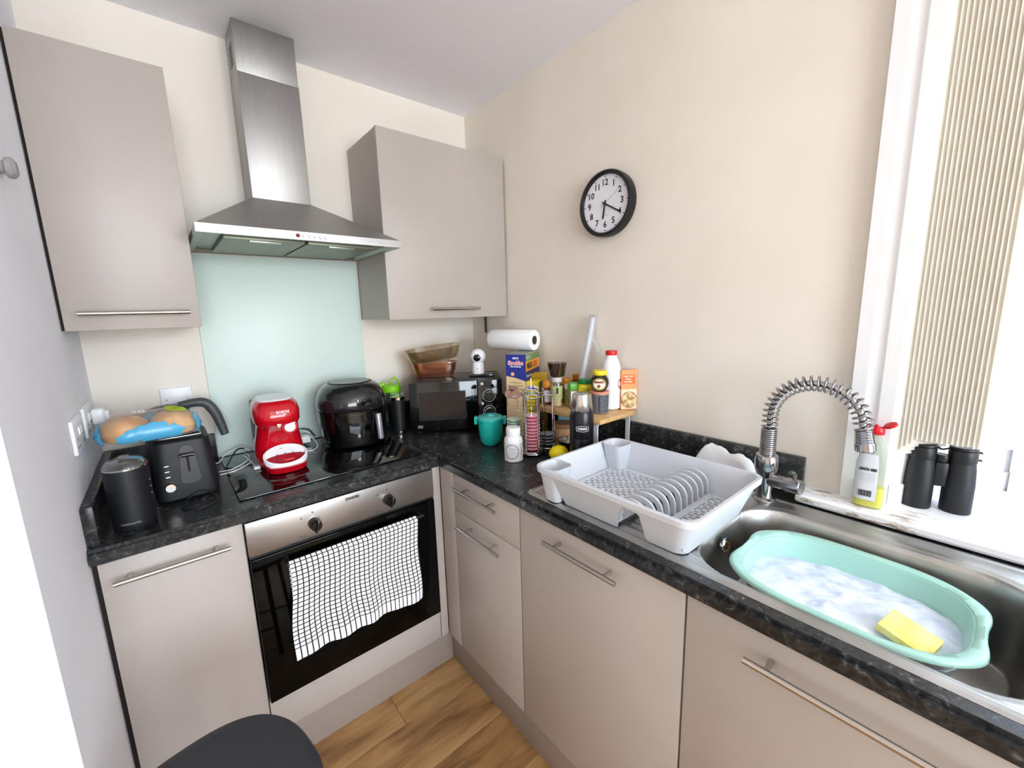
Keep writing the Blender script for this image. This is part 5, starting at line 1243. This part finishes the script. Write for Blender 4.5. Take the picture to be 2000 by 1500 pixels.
# under and before the shelf
t = thing('flask', 'black vacuum flask with brushed steel cup lid before the shelf rack', 'flask', (-.272, -1.017, CT), R(-46)); t.scale = (1.06, 1.06, 1)
obj('flask_body', lathe([(0, 0), (.0365, 0), (.0380, .003), (.0380, .095), (.0372, .098), (.0372, .101), (.0380, .104), (.0380, .178), (.0350, .190), (.0335, .193), (0, .193)], 48), mat('flask_black', '121418', .3, coat=.1), t)
obj('steel_cup', lathe([(0, .1932), (.0345, .1932), (.0358, .197), (.0300, .246), (.0288, .250), (.025, .2515), (0, .252)], 48), mat('cup_steel', 'c6c4c0', .22, 1), t)
bm = BM(); w_, h_ = .019, .0085; fr_ = []
for (x, z_) in smooth_path([(-w_, -h_*.8, 0), (-w_*1.02, 0, 0), (-w_, h_*.8, 0), (0, h_*1.1, 0), (w_, h_*.8, 0), (w_*1.02, 0, 0), (w_, -h_*.8, 0), (0, -h_*1.1, 0), (-w_, -h_*.8, 0)], 5) and [(p.x, p.y) for p in smooth_path([(-w_, -h_*.8, 0), (-w_*1.02, 0, 0), (-w_, h_*.8, 0), (0, h_*1.1, 0), (w_, h_*.8, 0), (w_*1.02, 0, 0), (w_, -h_*.8, 0), (0, -h_*1.1, 0), (-w_, -h_*.8, 0)], 5)]:
    fr_.append((.0384*math.sin(x/.0384), -.0384*math.cos(x/.0384), .137+z_))
obj('badge_frame', tube(fr_[:-1], .0007, 5, closed=True), PAP('d4d6d8', .3), t)
text('badge_lettering', 'THERMOS', .010, PAP('d4d6d8'), t, (0, 0, .137), bend=.0385, width=.031, bold=.0005)
t = thing('storage_jar', 'peach jar with round wooden lid below the shelf rack', 'jar', (-.166, -.836, CT), R(-40))
obj('jar_body', lathe([(0, 0), (.040, 0), (.042, .004), (.042, .078), (0, .078)], 36), peach, t); obj('wooden_lid', lathe([(0, .0782), (.0425, .0782), (.0435, .080), (.0435, .092), (.041, .0945), (0, .0945)], 36), lidwood, t)
t = thing('bowl', 'small black bowl with speckled inside between jar and flask', 'bowl', (-.226, -.925, CT), 0)
obj('bowl_body', lathe([(0, 0), (.024, 0), (.028, .004), (.044, .045), (.046, .058), (.0445, .058), (.042, .046), (.026, .010), (0, .008)], 40), blackgloss, t)
sp_ = mat('speckled', 'a9a79c', .6); noisy(sp_, '6f6d64', 'd8d6cc', 90, 3, .42, .58)
obj('bowl_lining', lathe([(.0442, .057), (.0416, .046), (.0256, .0105), (0, .0085)], 40), sp_, t)
tag(obj('lemon', loft([(0, 0, 0, .012, .012, 2), (.006, 0, 0, .024, .022, 2), (.020, 0, 0, .034, .0295, 2), (.028, 0, 0, .036, .0305, 2), (.038, 0, 0, .033, .029, 2), (.050, 0, 0, .023, .021, 2), (.055, 0, 0, .010, .010, 2), (.0555, 0, 0, .001, .001, 2)], 36), lemon, loc=(-.302, -.938, CT-.0), rot=(0, 0, R(-40)), angle=90), 'bright yellow lemon half hidden behind the dish drainer', 'lemon')
t = carton('blue_packet', 'sky blue packet under the shelf rack above the wooden lidded jar', 'packet', (-.100, -.800, CT), R(-42), .085, .045, .125, PAP('8cc4de', .5))
for k in range(4): face_rect(t, 'print_mark', -.030+k*.014, -.022+k*.014, .020+.012*(k % 2), .026+.012*(k % 2), -.0225, PAP('3c7ea8'))
tag(obj('under_cabinet_cable', bx(-.012, -.004, -.134, -.126, 1.330, 1.4165, .001), blackplastic), 'short black cable hanging below the corner wall cabinet', 'cable')

# ------------------------------------------------------------ stool
t = thing('stool', 'dark charcoal stool with rounded seat at the bottom edge', 'stool', (-1.368, -1.178, 0), R(10))
S = [(.628, 0, 0, .130, .135, 2.4), (.632, 0, 0, .152, .160, 2.5), (.644, 0, 0, .158, .166, 2.5), (.652, 0, 0, .153, .160, 2.5), (.655, 0, 0, .135, .142, 2.4), (.6535, 0, 0, .08, .085, 2.3), (.652, 0, 0, .02, .02, 2)]
obj('seat', loft(S, 72), charcoal, t, angle=60)
for sx in (-1, 1):
    for sy in (-1, 1): obj('leg', tube([(sx*.10, sy*.10, .628), (sx*.135, sy*.135, .001)], .012, 12), charcoal, t)
for sy in (-1, 1): obj('stretcher', cyl((-.122, sy*.122, .22), (.122, sy*.122, .22), .008, 10), charcoal, t)
